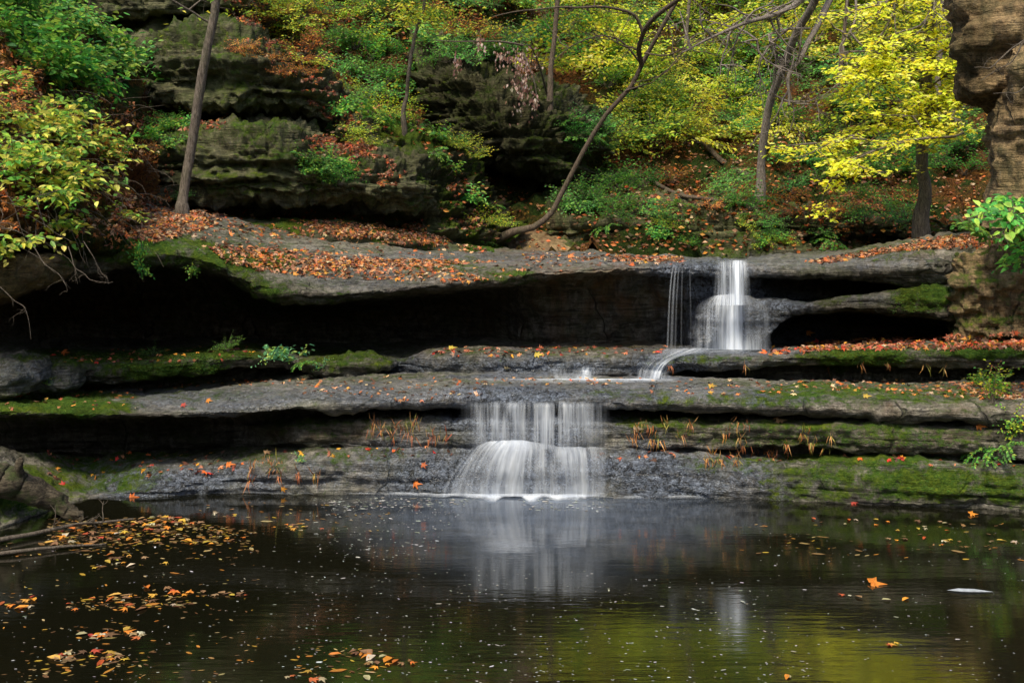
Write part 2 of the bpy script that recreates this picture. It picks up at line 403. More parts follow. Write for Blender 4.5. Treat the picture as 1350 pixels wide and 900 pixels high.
ledge('rock_ledge', [
    (ad(band_top, -14), ad(bandY, .8)), (ad(band_top, -3), ad(bandY, .12)), (ad(band_top, 8), bandY), (ad(band_top, 24), ad(bandY, .02)),
    (ad(band_top, 31), ad(bandY, .1)), (ad(band_top, 34), ad(bandY, .45)), (ad(band_top, 45), ad(bandY, .7))],
    -200, 1600, M_ROCK, 'narrow olive rock band hung with rusty dry grass between two thicker ledges', disp=.07, nx=700)
top3 = {-200: 519, 0: 516, 100: 515, 200: 512, 300: 508, 400: 501, 500: 497, 600: 496, 800: 499, 1000: 500, 1100: 503, 1200: 506, 1350: 508, 1600: 510}
bot3 = {-200: 553, 0: 550, 100: 553, 200: 556, 300: 552, 400: 545, 500: 541, 600: 536, 700: 534, 800: 538, 900: 541, 1000: 544, 1100: 548, 1200: 552, 1350: 560, 1600: 565}
Y3 = {-200: 14.0, 200: 14.05, 600: 14.1, 800: 14.1, 1000: 13.95, 1350: 13.45, 1600: 13.35}
mid = lambda a, b, w: {k: a[k] * (1 - w) + np.interp(k, sorted(b), [b[j] for j in sorted(b)]) * w for k in a}
ledge('rock_ledge', [
    (ad(top3, -14), 18.5), (ad(top3, -3), 16.9), (ad(top3, 1), ad(Y3, 1.9)), (mid(top3, bot3, .3), ad(Y3, .75)), (mid(top3, bot3, .52), ad(Y3, .2)),
    (mid(top3, bot3, .78), Y3), (bot3, ad(Y3, .16)), (ad(bot3, -7), ad(Y3, .8)), (ad(bot3, 2), ad(Y3, 1.3)), (ad(bot3, 45), ad(Y3, 1.6))],
    -200, 1600, M_ROCK, 'broad rounded grey ledge running the full width above the lower waterfall', disp=.065, strata=.6, nx=800)
top4 = {-200: 462, 0: 470, 100: 470, 200: 468, 300: 463, 340: 464, 400: 474, 540: 472, 560: 464, 650: 463, 750: 465, 850: 462, 900: 462, 950: 463, 1000: 464, 1100: 460, 1200: 456, 1350: 451, 1600: 445}
bot4 = {-200: 513, 0: 512, 100: 511, 200: 504, 260: 494, 300: 484, 350: 484, 450: 488, 550: 491, 650: 495, 750: 496, 850: 496, 900: 491, 1000: 488, 1100: 481, 1200: 482, 1350: 483, 1600: 485}
Y4 = {-200: 15.6, 100: 15.7, 250: 16.0, 330: 16.4, 400: 17.0, 530: 17.0, 570: 16.4, 850: 16.3, 1000: 16.2, 1200: 15.8, 1350: 15.4, 1600: 15.2}
ledge('rock_ledge', [
    (mid(top4, {0: 438}, .9), 21), (ad(top4, -9), ad(Y4, 2.2)), (ad(top4, -3), ad(Y4, 1.0)), (top4, ad(Y4, .25)), (mid(top4, bot4, .35), Y4), (mid(top4, bot4, .75), ad(Y4, .05)),
    (bot4, ad(Y4, .2)), (ad(bot4, -4), ad(Y4, .75)), (ad(bot4, 10), ad(Y4, 1.0)), (ad(bot4, 40), ad(Y4, 1.1))],
    -200, 1600, M_ROCK, 'low mossy rock ledge carrying the stream between the two waterfalls', disp=.06, nx=800)
top5 = {-200: 335, 0: 332, 100: 326, 150: 321, 200: 318, 250: 321, 275: 328, 305: 345, 350: 362, 400: 369, 450: 372, 500: 372, 550: 369, 600: 366, 650: 362, 700: 354, 800: 347, 880: 346, 940: 347, 1000: 350,
        1050: 352, 1100: 350, 1150: 344, 1200: 336, 1250: 324, 1300: 322, 1600: 330}
bot5 = {-200: 376, 0: 375, 100: 368, 150: 356, 230: 352, 290: 366, 340: 396, 370: 406, 430: 408, 480: 398, 560: 386, 650: 377, 700: 369, 800: 363, 880: 362, 1000: 366, 1100: 366, 1165: 368, 1190: 372, 1240: 376, 1600: 376}
back5 = {-200: 236, 0: 245, 100: 255, 150: 262, 200: 268, 250: 275, 300: 288, 350: 298, 400: 306, 500: 319, 560: 328, 620: 331, 700: 332, 800: 334, 900: 340, 950: 344, 1000: 342, 1100: 333, 1200: 318, 1250: 310, 1290: 308, 1600: 309}
Y5 = {-200: 15.4, 100: 15.8, 250: 16.2, 350: 16.6, 600: 17.0, 700: 17.3, 1000: 17.4, 1150: 17.0, 1250: 16.4, 1600: 16.2}
YB = {-200: 19.5, 300: 20.5, 500: 21.5, 700: 22.5, 1000: 23, 1250: 20.5, 1600: 20}
ledge('rock_slab', [
    (ad(back5, 6), ad(YB, 5)), (back5, YB), (mid(back5, top5, .45), mid(YB, Y5, .62)), (mid(back5, top5, .85), ad(Y5, .7)), (ad(top5, 1), ad(Y5, .22)), (mid(top5, bot5, .45), Y5),
    (mid(top5, bot5, .9), ad(Y5, .15)), (ad(bot5, -3), ad(Y5, .8)), (ad(bot5, 3), {-200: 19.4, 620: 19.4, 700: 18.4, 1600: 18.6}), (430, {-200: 20.2, 620: 20.2, 710: 18.9, 1600: 19.0}), (470, {-200: 20.6, 620: 20.4, 700: 19.2, 1600: 19.3})],
    -200, 1600, M_ROCK, 'long upper sandstone slab overhanging a black recess, strewn with fallen leaves', cat='rock slab', disp=.085, strata=.8, nx=800)

# step in the slab on its far side, and its flat green bench
free_loft('rock_shelf', [
    [(230, 272, 22), (330, 286, 22), (430, 296, 22.4), (520, 300, 22.8), (600, 318, 23.2), (650, 330, 23.5)],
    [(225, 274, 20.8), (330, 290, 20.9), (430, 300, 21.2), (520, 306, 21.6), (595, 322, 22.2), (650, 332, 22.5)],
    [(225, 282, 20.6), (330, 297, 20.6), (430, 309, 20.8), (520, 316, 21.3), (595, 328, 22.0), (650, 334, 22.4)],
    [(225, 292, 20.7), (330, 310, 20.6), (430, 322, 20.8), (520, 330, 21.3), (595, 336, 22.0), (650, 339, 22.4)]],
    M_CLIFF, 'low mossy shelf of rock lying behind the leaf strewn slab', cat='rock shelf', disp=.1, moss=.8, seed=3)
# second lip on the slab's front, a thin plate
free_loft('rock_plate', [
    [(395, 338, 18.6), (480, 345, 18.8), (560, 348, 19), (640, 345, 19.2), (720, 341, 19.5), (800, 340, 19.8)],
    [(395, 350, 17.9), (480, 352, 18.0), (560, 350, 18.2), (640, 347, 18.4), (720, 343, 18.6), (800, 341, 18.9)],
    [(400, 353, 17.75), (480, 356, 17.8), (560, 357, 18.0), (640, 356, 18.0), (720, 350, 18.2), (800, 344, 18.5)],
    [(400, 360, 17.7), (480, 364, 17.8), (560, 366, 18.0), (640, 366, 18.0), (720, 360, 18.4), (800, 350, 18.8)]],
    M_ROCK, 'thin grey plate of stone lying along the top of the slab', cat='rock plate', disp=.03, seed=4)
# ledge behind and beside the upper waterfall
topM = {905: 398, 925: 392, 1000: 391, 1015: 393, 1050: 400, 1080: 397, 1110: 390, 1150: 386, 1200: 379, 1250: 373, 1300: 372}
botM = {905: 455, 1000: 458, 1012: 450, 1030: 418, 1060: 410, 1100: 409, 1150: 411, 1200: 417, 1250: 428, 1300: 430}
YM = {905: 18.6, 922: 17.9, 935: 17.45, 1000: 17.4, 1020: 17.3, 1060: 17.0, 1150: 16.8, 1250: 16.3, 1300: 16.2}
ledge('rock_ledge', [
    (ad(topM, -3), ad(YM, 2.2)), (ad(topM, -1), ad(YM, .6)), (ad(topM, 2), ad(YM, .12)), (mid(topM, botM, .4), YM), (mid(topM, botM, .85), ad(YM, .05)), (botM, ad(YM, .2)), (ad(botM, 0), ad(YM, 1.0)), (ad(botM, 10), ad(YM, 2.0))],
    905, 1300, M_ROCK, 'sloping ledge with a mossy end that juts out beside the upper waterfall', nx=260, disp=.06, seed=5)
# wall under the slab either side of the upper fall
ledge('rock_wall', [({850: 352, 1030: 352}, 18.2), ({850: 360, 1030: 362}, {850: 18.6, 880: 18.0, 1000: 17.9, 1030: 18.6}), ({850: 385, 1030: 385}, {850: 18.9, 880: 18.1, 1000: 17.9, 1030: 18.6}),
      (405, {850: 19.3, 880: 18.6, 1000: 18.4, 1030: 19}), (450, 19.4)], 850, 1030, M_ROCK, 'dark wet brickwork-like rock behind the upper waterfall', cat='rock wall', nx=120, disp=.09, seed=6)
# pillar of rock closing the slab at its far end
free_loft('rock_pillar', [
    [(1240, 318, 18.5), (1262, 314, 17.0), (1300, 312, 16.8), (1360, 312, 16.8), (1450, 312, 16.8), (1600, 312, 16.8)],
    [(1238, 330, 18.0), (1252, 330, 16.3), (1300, 328, 16.0), (1360, 328, 15.9), (1450, 330, 15.8), (1600, 330, 15.8)],
    [(1238, 365, 18.0), (1250, 365, 16.15), (1300, 362, 15.8), (1360, 360, 15.6), (1450, 360, 15.6), (1600, 360, 15.6)],
    [(1240, 400, 18.0), (1252, 402, 16.3), (1300, 402, 15.9), (1360, 400, 15.75), (1450, 400, 15.6), (1600, 400, 15.6)],
    [(1242, 448, 18.0), (1258, 448, 16.4), (1300, 446, 16.05), (1360, 444, 15.9), (1450, 444, 15.8), (1600, 444, 15.8)],
    [(1242, 470, 18.0), (1258, 470, 16.5), (1300, 470, 16.1), (1360, 470, 16.0), (1450, 470, 15.9), (1600, 470, 15.9)]],
    M_TAN, 'tan and green rock face that closes the recess at its end', cat='rock face', disp=.14, strata=.5, fine=1.6, moss=.38, seed=7, subx=30, sub=14)
# overhanging tan rock at the top of the picture
rows = []
for py, lx, yf in ((-170, 1270, 15.6), (-80, 1262, 15.3), (0, 1262, 15.2), (45, 1263, 15.1), (95, 1264, 15.2), (122, 1272, 15.3), (134, 1292, 15.5), (139, 1298, 16.2), (150, 1292, 16.1), (165, 1280, 15.8), (185, 1274, 15.6), (215, 1280, 15.5), (250, 1290, 15.5), (320, 1290, 15.6)):
    rows.append([(lx + 14, py, yf + 3.5), (lx, py, yf + .9), (lx + 10, py, yf + .25), (lx + 40, py, yf), (lx + 90, py, yf - .1), (lx + 250, py, yf - .2), (lx + 500, py, yf)])
rows = [[(a - 5 + (30 if b > 138 else 0) * (a < 1420), b, c) for a, b, c in r_] for r_ in rows]
free_loft('overhanging_rock', rows, M_TAN, 'brown overhanging crag with a dark hollow above a leafy green shrub', cat='rock crag', disp=.13, strata=.6, fine=1.5, moss=.12, seed=8, subx=22, sub=7)
# pale pillar on the crag
free_loft('rock_column', [
    [(1328, 62, 15.5), (1334, 62, 14.95), (1349, 60, 14.8), (1384, 60, 14.8), (1440, 60, 15.1)],
    [(1326, 72, 15.5), (1332, 72, 14.8), (1349, 72, 14.6), (1384, 72, 14.6), (1440, 72, 15.0)],
    [(1330, 130, 15.5), (1334, 130, 14.85), (1349, 130, 14.7), (1384, 130, 14.7), (1440, 130, 15.0)],
    [(1312, 165, 15.6), (1320, 165, 14.95), (1349, 165, 14.7), (1384, 165, 14.7), (1440, 165, 15.0)],
    [(1302, 210, 15.6), (1312, 210, 15.05), (1349, 210, 14.8), (1384, 210, 14.8), (1440, 210, 15.1)],
    [(1302, 300, 15.6), (1312, 300, 15.15), (1349, 300, 14.9), (1384, 300, 14.9), (1440, 300, 15.2)]],
    M_TAN, 'smooth pale buttress standing under the brown overhanging crag', cat='rock buttress', disp=.1, strata=.35, fine=1.4, moss=.08, seed=9, subx=16, sub=10)

# background cliffs on the slope
free_loft('boulder', [
    [(150, 175, 23), (220, 160, 23), (300, 150, 23), (380, 156, 23), (440, 185, 23), (500, 190, 23), (545, 200, 23.5), (580, 215, 24)],
    [(150, 185, 21.2), (215, 172, 21.0), (300, 162, 20.9), (380, 168, 21), (430, 196, 21.2), (490, 200, 21.6), (540, 212, 22), (575, 228, 22.8)],
    [(150, 215, 20.8), (210, 205, 20.4), (300, 195, 20.3), (385, 200, 20.4), (430, 215, 20.8), (490, 225, 21), (540, 235, 21.4), (572, 245, 22.4)],
    [(150, 245, 20.8), (210, 240, 20.4), (300, 238, 20.3), (385, 240, 20.5), (430, 245, 20.7), (490, 250, 20.9), (540, 255, 21.4), (568, 262, 22.4)],
    [(150, 262, 21.0), (215, 262, 20.7), (300, 264, 20.6), (385, 265, 20.8), (430, 264, 21), (490, 266, 21.3), (540, 268, 21.8), (566, 274, 22.6)],
    [(150, 270, 21.8), (215, 270, 21.9), (300, 272, 22.0), (385, 272, 22.0), (430, 270, 22.1), (490, 272, 22.2), (540, 274, 22.5), (566, 280, 23)],
    [(150, 290, 22.0), (215, 292, 22.1), (300, 296, 22.2), (385, 300, 22.2), (430, 300, 22.3), (490, 305, 22.4), (540, 310, 22.7), (566, 315, 23)]],
    M_CLIFF, 'big layered mossy boulder behind the slim leaning trunk', disp=.2, fine=1.5, strata=1.9, moss=.55, seed=10, subx=40, sub=18)
free_loft('boulder', [
    [(130, 28, 25), (200, 22, 25), (280, 20, 25), (350, 40, 25), (410, 80, 25), (460, 120, 25)],
    [(140, 42, 23.0), (200, 38, 22.6), (280, 36, 22.5), (350, 60, 22.6), (410, 100, 22.9), (455, 138, 23.5)],
    [(145, 75, 22.4), (200, 70, 22.0), (280, 66, 21.9), (350, 88, 22.0), (408, 122, 22.4), (450, 150, 23)],
    [(150, 115, 22.2), (200, 110, 21.8), (280, 108, 21.8), (345, 118, 21.9), (400, 140, 22.4), (440, 160, 23)],
    [(155, 140, 22.5), (205, 138, 22.2), (280, 136, 22.2), (340, 145, 22.3), (395, 158, 22.8), (430, 172, 23.3)],
    [(160, 146, 23.6), (205, 146, 23.6), (280, 146, 23.6), (340, 152, 23.6), (390, 166, 23.8), (425, 180, 24)],
    [(160, 185, 23.8), (205, 180, 23.8), (280, 180, 23.8), (340, 185, 23.8), (390, 195, 24), (425, 205, 24.2)]],
    M_CLIFF, 'upper mossy boulder with white lichen spots, resting over the larger boulder', disp=.2, fine=1.5, strata=1.9, moss=.5, seed=11, subx=40, sub=18)
free_loft('boulder', [
    [(60, -60, 26), (150, -80, 26), (240, -60, 26), (330, -40, 26), (420, -20, 26)],
    [(70, -30, 23.8), (150, -40, 23.5), (240, -30, 23.5), (330, -10, 23.8), (410, 20, 24.4)],
    [(75, 0, 23.2), (150, -8, 23.0), (240, -5, 23.0), (330, 10, 23.3), (400, 40, 24)],
    [(80, 25, 23.3), (150, 20, 23.1), (240, 20, 23.2), (325, 32, 23.5), (395, 62, 24.2)],
    [(85, 32, 24.4), (150, 28, 24.4), (240, 28, 24.4), (325, 42, 24.4), (390, 70, 24.8)],
    [(85, 80, 24.6), (150, 60, 24.6), (240, 60, 24.6), (325, 80, 24.6), (390, 100, 25)]],
    M_CLIFF, 'topmost brown boulder of the stack on the slope', disp=.2, fine=1.5, strata=1.8, moss=.35, seed=12, subx=22, sub=10)
free_loft('rock_outcrop', [
    [(430, 130, 26), (500, 140, 26), (560, 165, 26), (610, 200, 26.5), (650, 240, 27), (690, 300, 27)],
    [(440, 150, 24.0), (500, 156, 23.8), (560, 185, 24), (605, 215, 24.3), (645, 262, 24.8), (680, 310, 25)],
    [(450, 172, 23.2), (505, 178, 23.0), (560, 205, 23.2), (600, 235, 23.6), (640, 280, 24.2), (672, 318, 24.6)],
    [(455, 205, 23.2), (510, 205, 22.9), (560, 225, 23.0), (595, 255, 23.2), (630, 298, 23.8), (665, 325, 24.4)],
    [(460, 240, 23.2), (515, 240, 22.8), (555, 255, 22.7), (590, 285, 22.9), (620, 312, 23.4), (660, 332, 24.2)],
    [(460, 300, 23.2), (515, 305, 22.9), (555, 310, 22.6), (590, 322, 22.7), (615, 335, 23.2), (655, 342, 24.0)]],
    M_CLIFF, 'stepped mossy outcrop falling to the end of the slab', cat='rock outcrop', disp=.24, fine=1.5, strata=1.6, moss=.85, seed=13, subx=34, sub=16)
free_loft('rock_bluff', [
    [(540, 40, 31), (600, 40, 30), (660, 60, 30), (720, 90, 30), (770, 120, 31), (800, 150, 32)],
    [(545, 80, 28.5), (600, 80, 27.6), (660, 110, 27.2), (715, 135, 27.4), (765, 160, 28.4), (790, 190, 30)],
    [(550, 120, 27.8), (600, 125, 27.0), (660, 150, 26.4), (715, 165, 26.6), (758, 190, 27.8), (780, 215, 29.5)],
    [(555, 160, 27.6), (600, 165, 27.0), (660, 190, 26.2), (715, 200, 26.4), (752, 215, 27.8), (775, 235, 29.5)],
    [(560, 200, 28.0), (600, 205, 27.5), (660, 222, 26.6), (715, 226, 26.8), (750, 238, 28), (772, 255, 29.5)],
    [(560, 210, 29.5), (600, 214, 29.5), (660, 232, 29.5), (715, 236, 29.5), (748, 246, 29.5), (770, 262, 30)],
    [(560, 268, 30.2), (600, 270, 30.2), (660, 272, 30.2), (715, 274, 30.2), (748, 276, 30), (770, 285, 30)]],
    M_CLIFF, 'dark rock bluff with a black hollow at its foot', cat='rock bluff', disp=.3, fine=1.4, strata=1.5, moss=.5, seed=14, subx=34, sub=16)
free_loft('sandy_ground', [
    [(560, 262, 31), (640, 266, 30.5), (700, 268, 30), (760, 272, 30), (820, 290, 30)],
    [(580, 285, 28), (640, 284, 28), (700, 282, 28), (760, 290, 28), (820, 308, 28)],
    [(600, 312, 26), (650, 312, 26), (700, 308, 26), (760, 316, 26), (820, 326, 26)],
    [(620, 345, 23.6), (650, 345, 23.6), (700, 345, 23.6), (760, 345, 23.8), (820, 350, 24)]],
    M_TAN, 'bare sandy soil sloping out of the hollow', cat='ground', kind='structure', disp=.1, strata=.3, seed=15)
# low layered rocks at the foot of the far slope
ledge('rock_outcrop', [
    ({720: 262, 900: 258, 1000: 275, 1150: 285, 1290: 295, 1500: 295}, 27), ({720: 285, 900: 276, 1000: 288, 1150: 292, 1290: 300, 1500: 300}, {720: 26.2, 900: 25.6, 1000: 25.2, 1290: 24.2, 1500: 24}),
    ({720: 300, 900: 295, 1000: 300, 1150: 302, 1290: 305, 1500: 305}, {720: 25.8, 900: 25.2, 1000: 25, 1290: 24, 1500: 23.8}), ({720: 315, 900: 310, 1290: 310, 1500: 312}, {720: 25.9, 900: 25.1, 1000: 25, 1290: 24.2, 1500: 24}),
    ({720: 322, 900: 318, 1290: 314, 1500: 316}, {720: 26.2, 900: 25.6, 1290: 24.8, 1500: 24.4}), ({720: 328, 900: 322, 1290: 320, 1500: 322}, {720: 25.5, 900: 24.8, 1290: 24.2, 1500: 24}), ({720: 352, 900: 356, 1290: 345, 1500: 345}, {720: 25.2, 900: 24.4, 1290: 24, 1500: 24})],
    720, 1500, M_CLIFF, 'long low band of dark layered rock at the foot of the far slope', cat='rock outcrop', disp=.28, strata=1.4, moss=.45, seed=16)
# left bank over the recess
free_loft('steep_bank', [
    [(-420, -160, 18), (-150, -120, 18.5), (-20, -60, 19), (70, 0, 20), (130, 50, 21), (190, 110, 22), (230, 190, 22.5)],
    [(-420, -20, 16.5), (-150, 10, 16.6), (-20, 40, 16.8), (60, 80, 17.4), (125, 120, 18.4), (185, 170, 19.6), (225, 225, 21)],
    [(-420, 120, 14.8), (-150, 130, 15.0), (-20, 145, 15.2), (55, 160, 15.8), (115, 185, 16.8), (170, 220, 18.2), (210, 255, 19.8)],
    [(-420, 230, 13.8), (-150, 235, 14.0), (-20, 235, 14.2), (50, 240, 14.8), (105, 250, 15.6), (155, 268, 16.8), (195, 285, 18.2)],
    [(-420, 300, 13.4), (-150, 300, 13.6), (-20, 295, 13.9), (45, 290, 14.4), (95, 295, 15.0), (140, 305, 15.8), (175, 314, 16.6)],
    [(-420, 340, 13.5), (-150, 335, 13.7), (-20, 325, 14.0), (40, 318, 14.5), (90, 316, 15.1), (135, 322, 15.8), (165, 326, 16.4)],
    [(-420, 370, 14.2), (-150, 360, 14.6), (-20, 350, 14.8), (40, 340, 15.2), (90, 335, 15.8), (135, 334, 16.2), (165, 334, 16.6)]],
    M_SOIL, 'steep brush covered bank above the dark recess', cat='bank', kind='structure', disp=.18, strata=.2, seed=17, subx=22, sub=12)
free_loft('boulder', [
    [(-160, 325, 16), (-60, 325, 15.8), (20, 326, 15.6), (70, 332, 15.6), (105, 338, 15.8)],
    [(-160, 338, 14.8), (-60, 336, 14.5), (20, 336, 14.4), (68, 342, 14.6), (100, 346, 15.2)],
    [(-160, 375, 14.7), (-60, 370, 14.4), (15, 365, 14.3), (60, 362, 14.6), (92, 358, 15.1)],
    [(-160, 405, 14.9), (-60, 395, 14.7), (10, 388, 14.6), (48, 376, 14.8), (85, 366, 15.3)],
    [(-160, 425, 16), (-60, 412, 16), (8, 398, 15.8), (45, 384, 15.8), (80, 372, 16)]],
    M_TAN, 'smooth olive brown rock tucked under the leafy bank', disp=.08, strata=.4, seed=18, subx=24, sub=12)


def blob_rock(px, py, Y, rx, ry, rz, label, mat=None, seed=0, moss=.3):
    """closed rounded boulder, centre at a photo point"""
    c = W(px, py, Y); u = np.linspace(0, 2 * np.pi, 90); v = np.linspace(0, np.pi, 46)
    U, Vv = np.meshgrid(-u, v)
    p = lambda t, e: np.sign(t) * np.abs(t) ** e
    G = np.stack([rx * p(np.sin(Vv), .7) * p(np.cos(U), .8), ry * p(np.sin(Vv), .7) * p(np.sin(U), .8), rz * p(np.cos(Vv), .75)], -1) + c
    return finish_rock('boulder', G, mat or M_ROCK, .09, label, 'boulder', seed=seed, moss=moss)

blob_rock(10, 492, 15.0, .52, .5, .3, 'pale grey boulder sitting on the mossy ledge at its end', seed=21, moss=.15)
blob_rock(75, 496, 15.4, .42, .35, .2, 'mossy rounded stone beside the pale grey boulder', seed=22, moss=.4)
blob_rock(460, 480, 16.7, .78, .5, .23, 'dark mossy stone lying in the mouth of the recess', seed=23, moss=.55)
blob_rock(928, 449, 16.9, .14, .12, .1, 'small pale wet stone at the foot of the upper waterfall', seed=24, moss=0)
#blob_rock(1012, 120, 26.5, 1.0, .8, .5, 'mossy stone lodged on the far slope by a grey trunk', mat=M_CLIFF, seed=25, moss=.5)

# ------------------------------------------------------------------ hillside, surrounding ground
xs = np.linspace(-900, 2300, 300)
hrows = [(352, 23.2), (335, 24.6), ({-900: 270, 600: 280, 750: 285, 900: 285, 1300: 290, 2300: 290}, 27), (200, {-900: 26.5, 500: 27, 750: 31, 2300: 31}), (100, {-900: 29, 500: 29.5, 750: 35, 2300: 35}),
         (0, {-900: 32, 500: 33, 750: 40, 2300: 40}), (-120, {-900: 38, 500: 39, 750: 47, 2300: 47}), (-300, 62), (-600, 95), (-700, 160)]
R = np.array([np.stack([xs, tab(xs, a), tab(xs, b)], -1) for a, b in hrows]); C = catmull(R, 12)
finish_rock('hillside', W(C[..., 0], C[..., 1], C[..., 2]), M_SOIL, .55, 'leaf covered forest hillside rising behind the waterfalls', 'hillside', kind='structure', strata=0, seed=30)
HILL = ROCKS[-1]

ang = np.linspace(0, 2 * np.pi, 121); rr = np.concatenate([np.linspace(0, 14, 12), np.geomspace(15.5, 240, 26)])
A, Rr = np.meshgrid(ang, rr); GX, GY = Rr * np.cos(A), 6 + Rr * np.sin(A)
side = np.clip((np.abs(GX) - 12) / 26, 0, 1); behind = np.clip((-GY - 7) / 30, 0, 1); far = np.clip((Rr - 40) / 60, 0, 1)
hz = -.6 + np.where(GY > 14, 0, 1) * 0 + 9 * side ** 1.2 + 3 * behind + 14 * far + .5 * fbm(np.stack([GX * .12, GY * .12, GX * 0], -1), 3) * np.clip((Rr - 13) / 6, 0, 1)
ZG = np.stack([GX, GY, hz], -1).reshape(-1, 3)
g = obj('ground', mkmesh('ground', ZG, [gridfaces(len(rr), len(ang))]), M_SOIL)
tag(g, 'brown leaf strewn ground of the canyon round the pool', 'ground', kind='structure')

px_, py_ = np.linspace(-16, 16, 60), np.linspace(-8, 16.2, 50)
X, Y = np.meshgrid(px_, py_)
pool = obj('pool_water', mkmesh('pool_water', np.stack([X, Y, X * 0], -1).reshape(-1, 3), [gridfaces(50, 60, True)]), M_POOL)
tag(pool, 'still dark pool reflecting rocks and forest', 'pool', kind='structure')

# ------------------------------------------------------------------ ray caster over everything solid so far
bv, bf, base = [], [], 0
owner = []
for V, fc, o in ROCKS:
    bv.append(V); bf.append(fc + base); base += len(V); owner += [o.name] * len(fc)
BV = BVHTree.FromPolygons(np.concatenate(bv).tolist(), np.concatenate(bf).tolist())
EYE = Vector((0, 0, HC))
def cast(px, py):
    d = Vector(((px - 675) / F, 1.0, (HY - py) / F)); d.normalize()
    h = BV.ray_cast(EYE, d)
    if h[0] is None: return None
    n = h[1]
    if n.dot(d) > 0: n = -n
    return h[0], n, owner[h[2]]
def drop(x, y, z=40):
    h = BV.ray_cast(Vector((x, y, z)), Vector((0, 0, -1)))
    return h[0] if h[0] is not None else Vector((x, y, 0))

# ------------------------------------------------------------------ leaves and stems
OV = (np.array([(0, 0, 0), (.28, .24, .05), (.62, .22, .03), (1, 0, -.08), (.62, -.22, .03), (.28, -.24, .05)], float), [np.array([[0, 3, 2, 1], [0, 5, 4, 3]])])
DI = (np.array([(0, 0, 0), (.45, .27, .05), (1, 0, -.04), (.45, -.27, .05)], float), [np.array([[0, 2, 1], [0, 3, 2]])])
def _maple():
    pol = [(180, .30), (150, .36), (112, .62), (92, .30), (58, .80), (34, .36), (0, 1.0), (-34, .36), (-58, .80), (-92, .30), (-112, .62), (-150, .36)]
    v = [(0.0, 0.0, .04)]
    for a, r in pol: v.append((r * math.cos(math.radians(a)), r * math.sin(math.radians(a)), -.10 * r * r + .06 * math.cos(3 * a)))
    v = np.array(v) * .62
    k = len(pol)
    return v, [np.array([[0, 1 + (i + 1) % k, 1 + i] for i in range(k)])]
MA = _maple()
BL = (np.array([(0, -.035, 0), (0, .035, 0), (.5, .03, .10), (.5, -.03, .10), (1, 0, -.02)], float), [np.array([[0, 3, 2, 1]]), np.array([[3, 4, 2]])])


def leafmesh(name, P, A, N, S, colr, tmpl, wvar=.0, curl=0.0):
    """leaves at P with axis A, normal N, size S"""
    P = np.asarray(P, float); A = np.asarray(A, float); N = np.asarray(N, float); S = np.asarray(S, float)
    A = A / (np.linalg.norm(A, axis=1, keepdims=True) + 1e-9)
    B = np.cross(N, A); B /= (np.linalg.norm(B, axis=1, keepdims=True) + 1e-9); N = np.cross(A, B)
    T, fl = tmpl; k = len(T); n = len(P)
    T = T[None] * np.ones((n, 1, 1))
    T[..., 1] *= (1 + wvar * rng.uniform(-1, 1, (n, 1)))
    T[..., 2] = T[..., 2] * (1 + curl * rng.uniform(-1.5, 3, (n, 1))) + curl * .25 * rng.uniform(-1, 1, (n, 1)) * T[..., 1] ** 2 * 4
    V = P[:, None] + S[:, None, None] * (T[..., :1] * A[:, None] + T[..., 1:2] * B[:, None] + T[..., 2:] * N[:, None])
    off = (np.arange(n) * k)[:, None]
    faces = [(np.asarray(f)[None] + off[..., None]).reshape(-1, f.shape[1]) for f in fl]
    c = np.repeat(np.asarray(colr, float), k, 0)
    return mkmesh(name, V.reshape(-1, 3), faces, cols=c, smooth=False)


def palette(cols, n, jit=.25):
    cols = np.array([c[:3] for c in cols], float); w = rng.integers(0, len(cols), n)
    c = cols[w] * rng.uniform(1 - jit, 1 + jit, (n, 1)) * rng.uniform(.9, 1.1, (n, 3))
    return np.clip(c, 0, 1)

GREEN = [(.08, .25, .05), (.1, .33, .06), (.16, .4, .06), (.06, .18, .04), (.24, .44, .06)]
BGREEN = [(.1, .33, .06), (.15, .4, .06), (.24, .46, .06), (.06, .23, .05), (.34, .48, .07)]
YGREEN = [(.45, .56, .05), (.58, .62, .05), (.26, .46, .05), (.7, .62, .05), (.18, .34, .04)]
YELLOW = [(.95, .9, .08), (.88, .88, .08), (1, .96, .25), (.8, .86, .08), (.98, .78, .07), (.68, .8, .07)]
DGREEN = [(.03, .11, .02), (.04, .15, .03), (.07, .18, .03), (.02, .07, .015)]
RUSTY = [(.3, .1, .03), (.42, .13, .03), (.2, .08, .03), (.5, .2, .05), (.14, .05, .02)]
LITTER = [(.1, .055, .03), (.16, .085, .045), (.46, .2, .09), (.55, .27, .12), (.32, .12, .06), (.6, .36, .19), (.6, .15, .035), (.2, .1, .055), (.58, .42, .25), (.38, .16, .08), (.66, .34, .06), (.15, .07, .04), (.62, .22, .05)]
LIT_HOT = [(.7, .2, .03), (.6, .09, .03), (.75, .4, .04), (.45, .15, .06), (.65, .3, .12), (.3, .1, .05)]


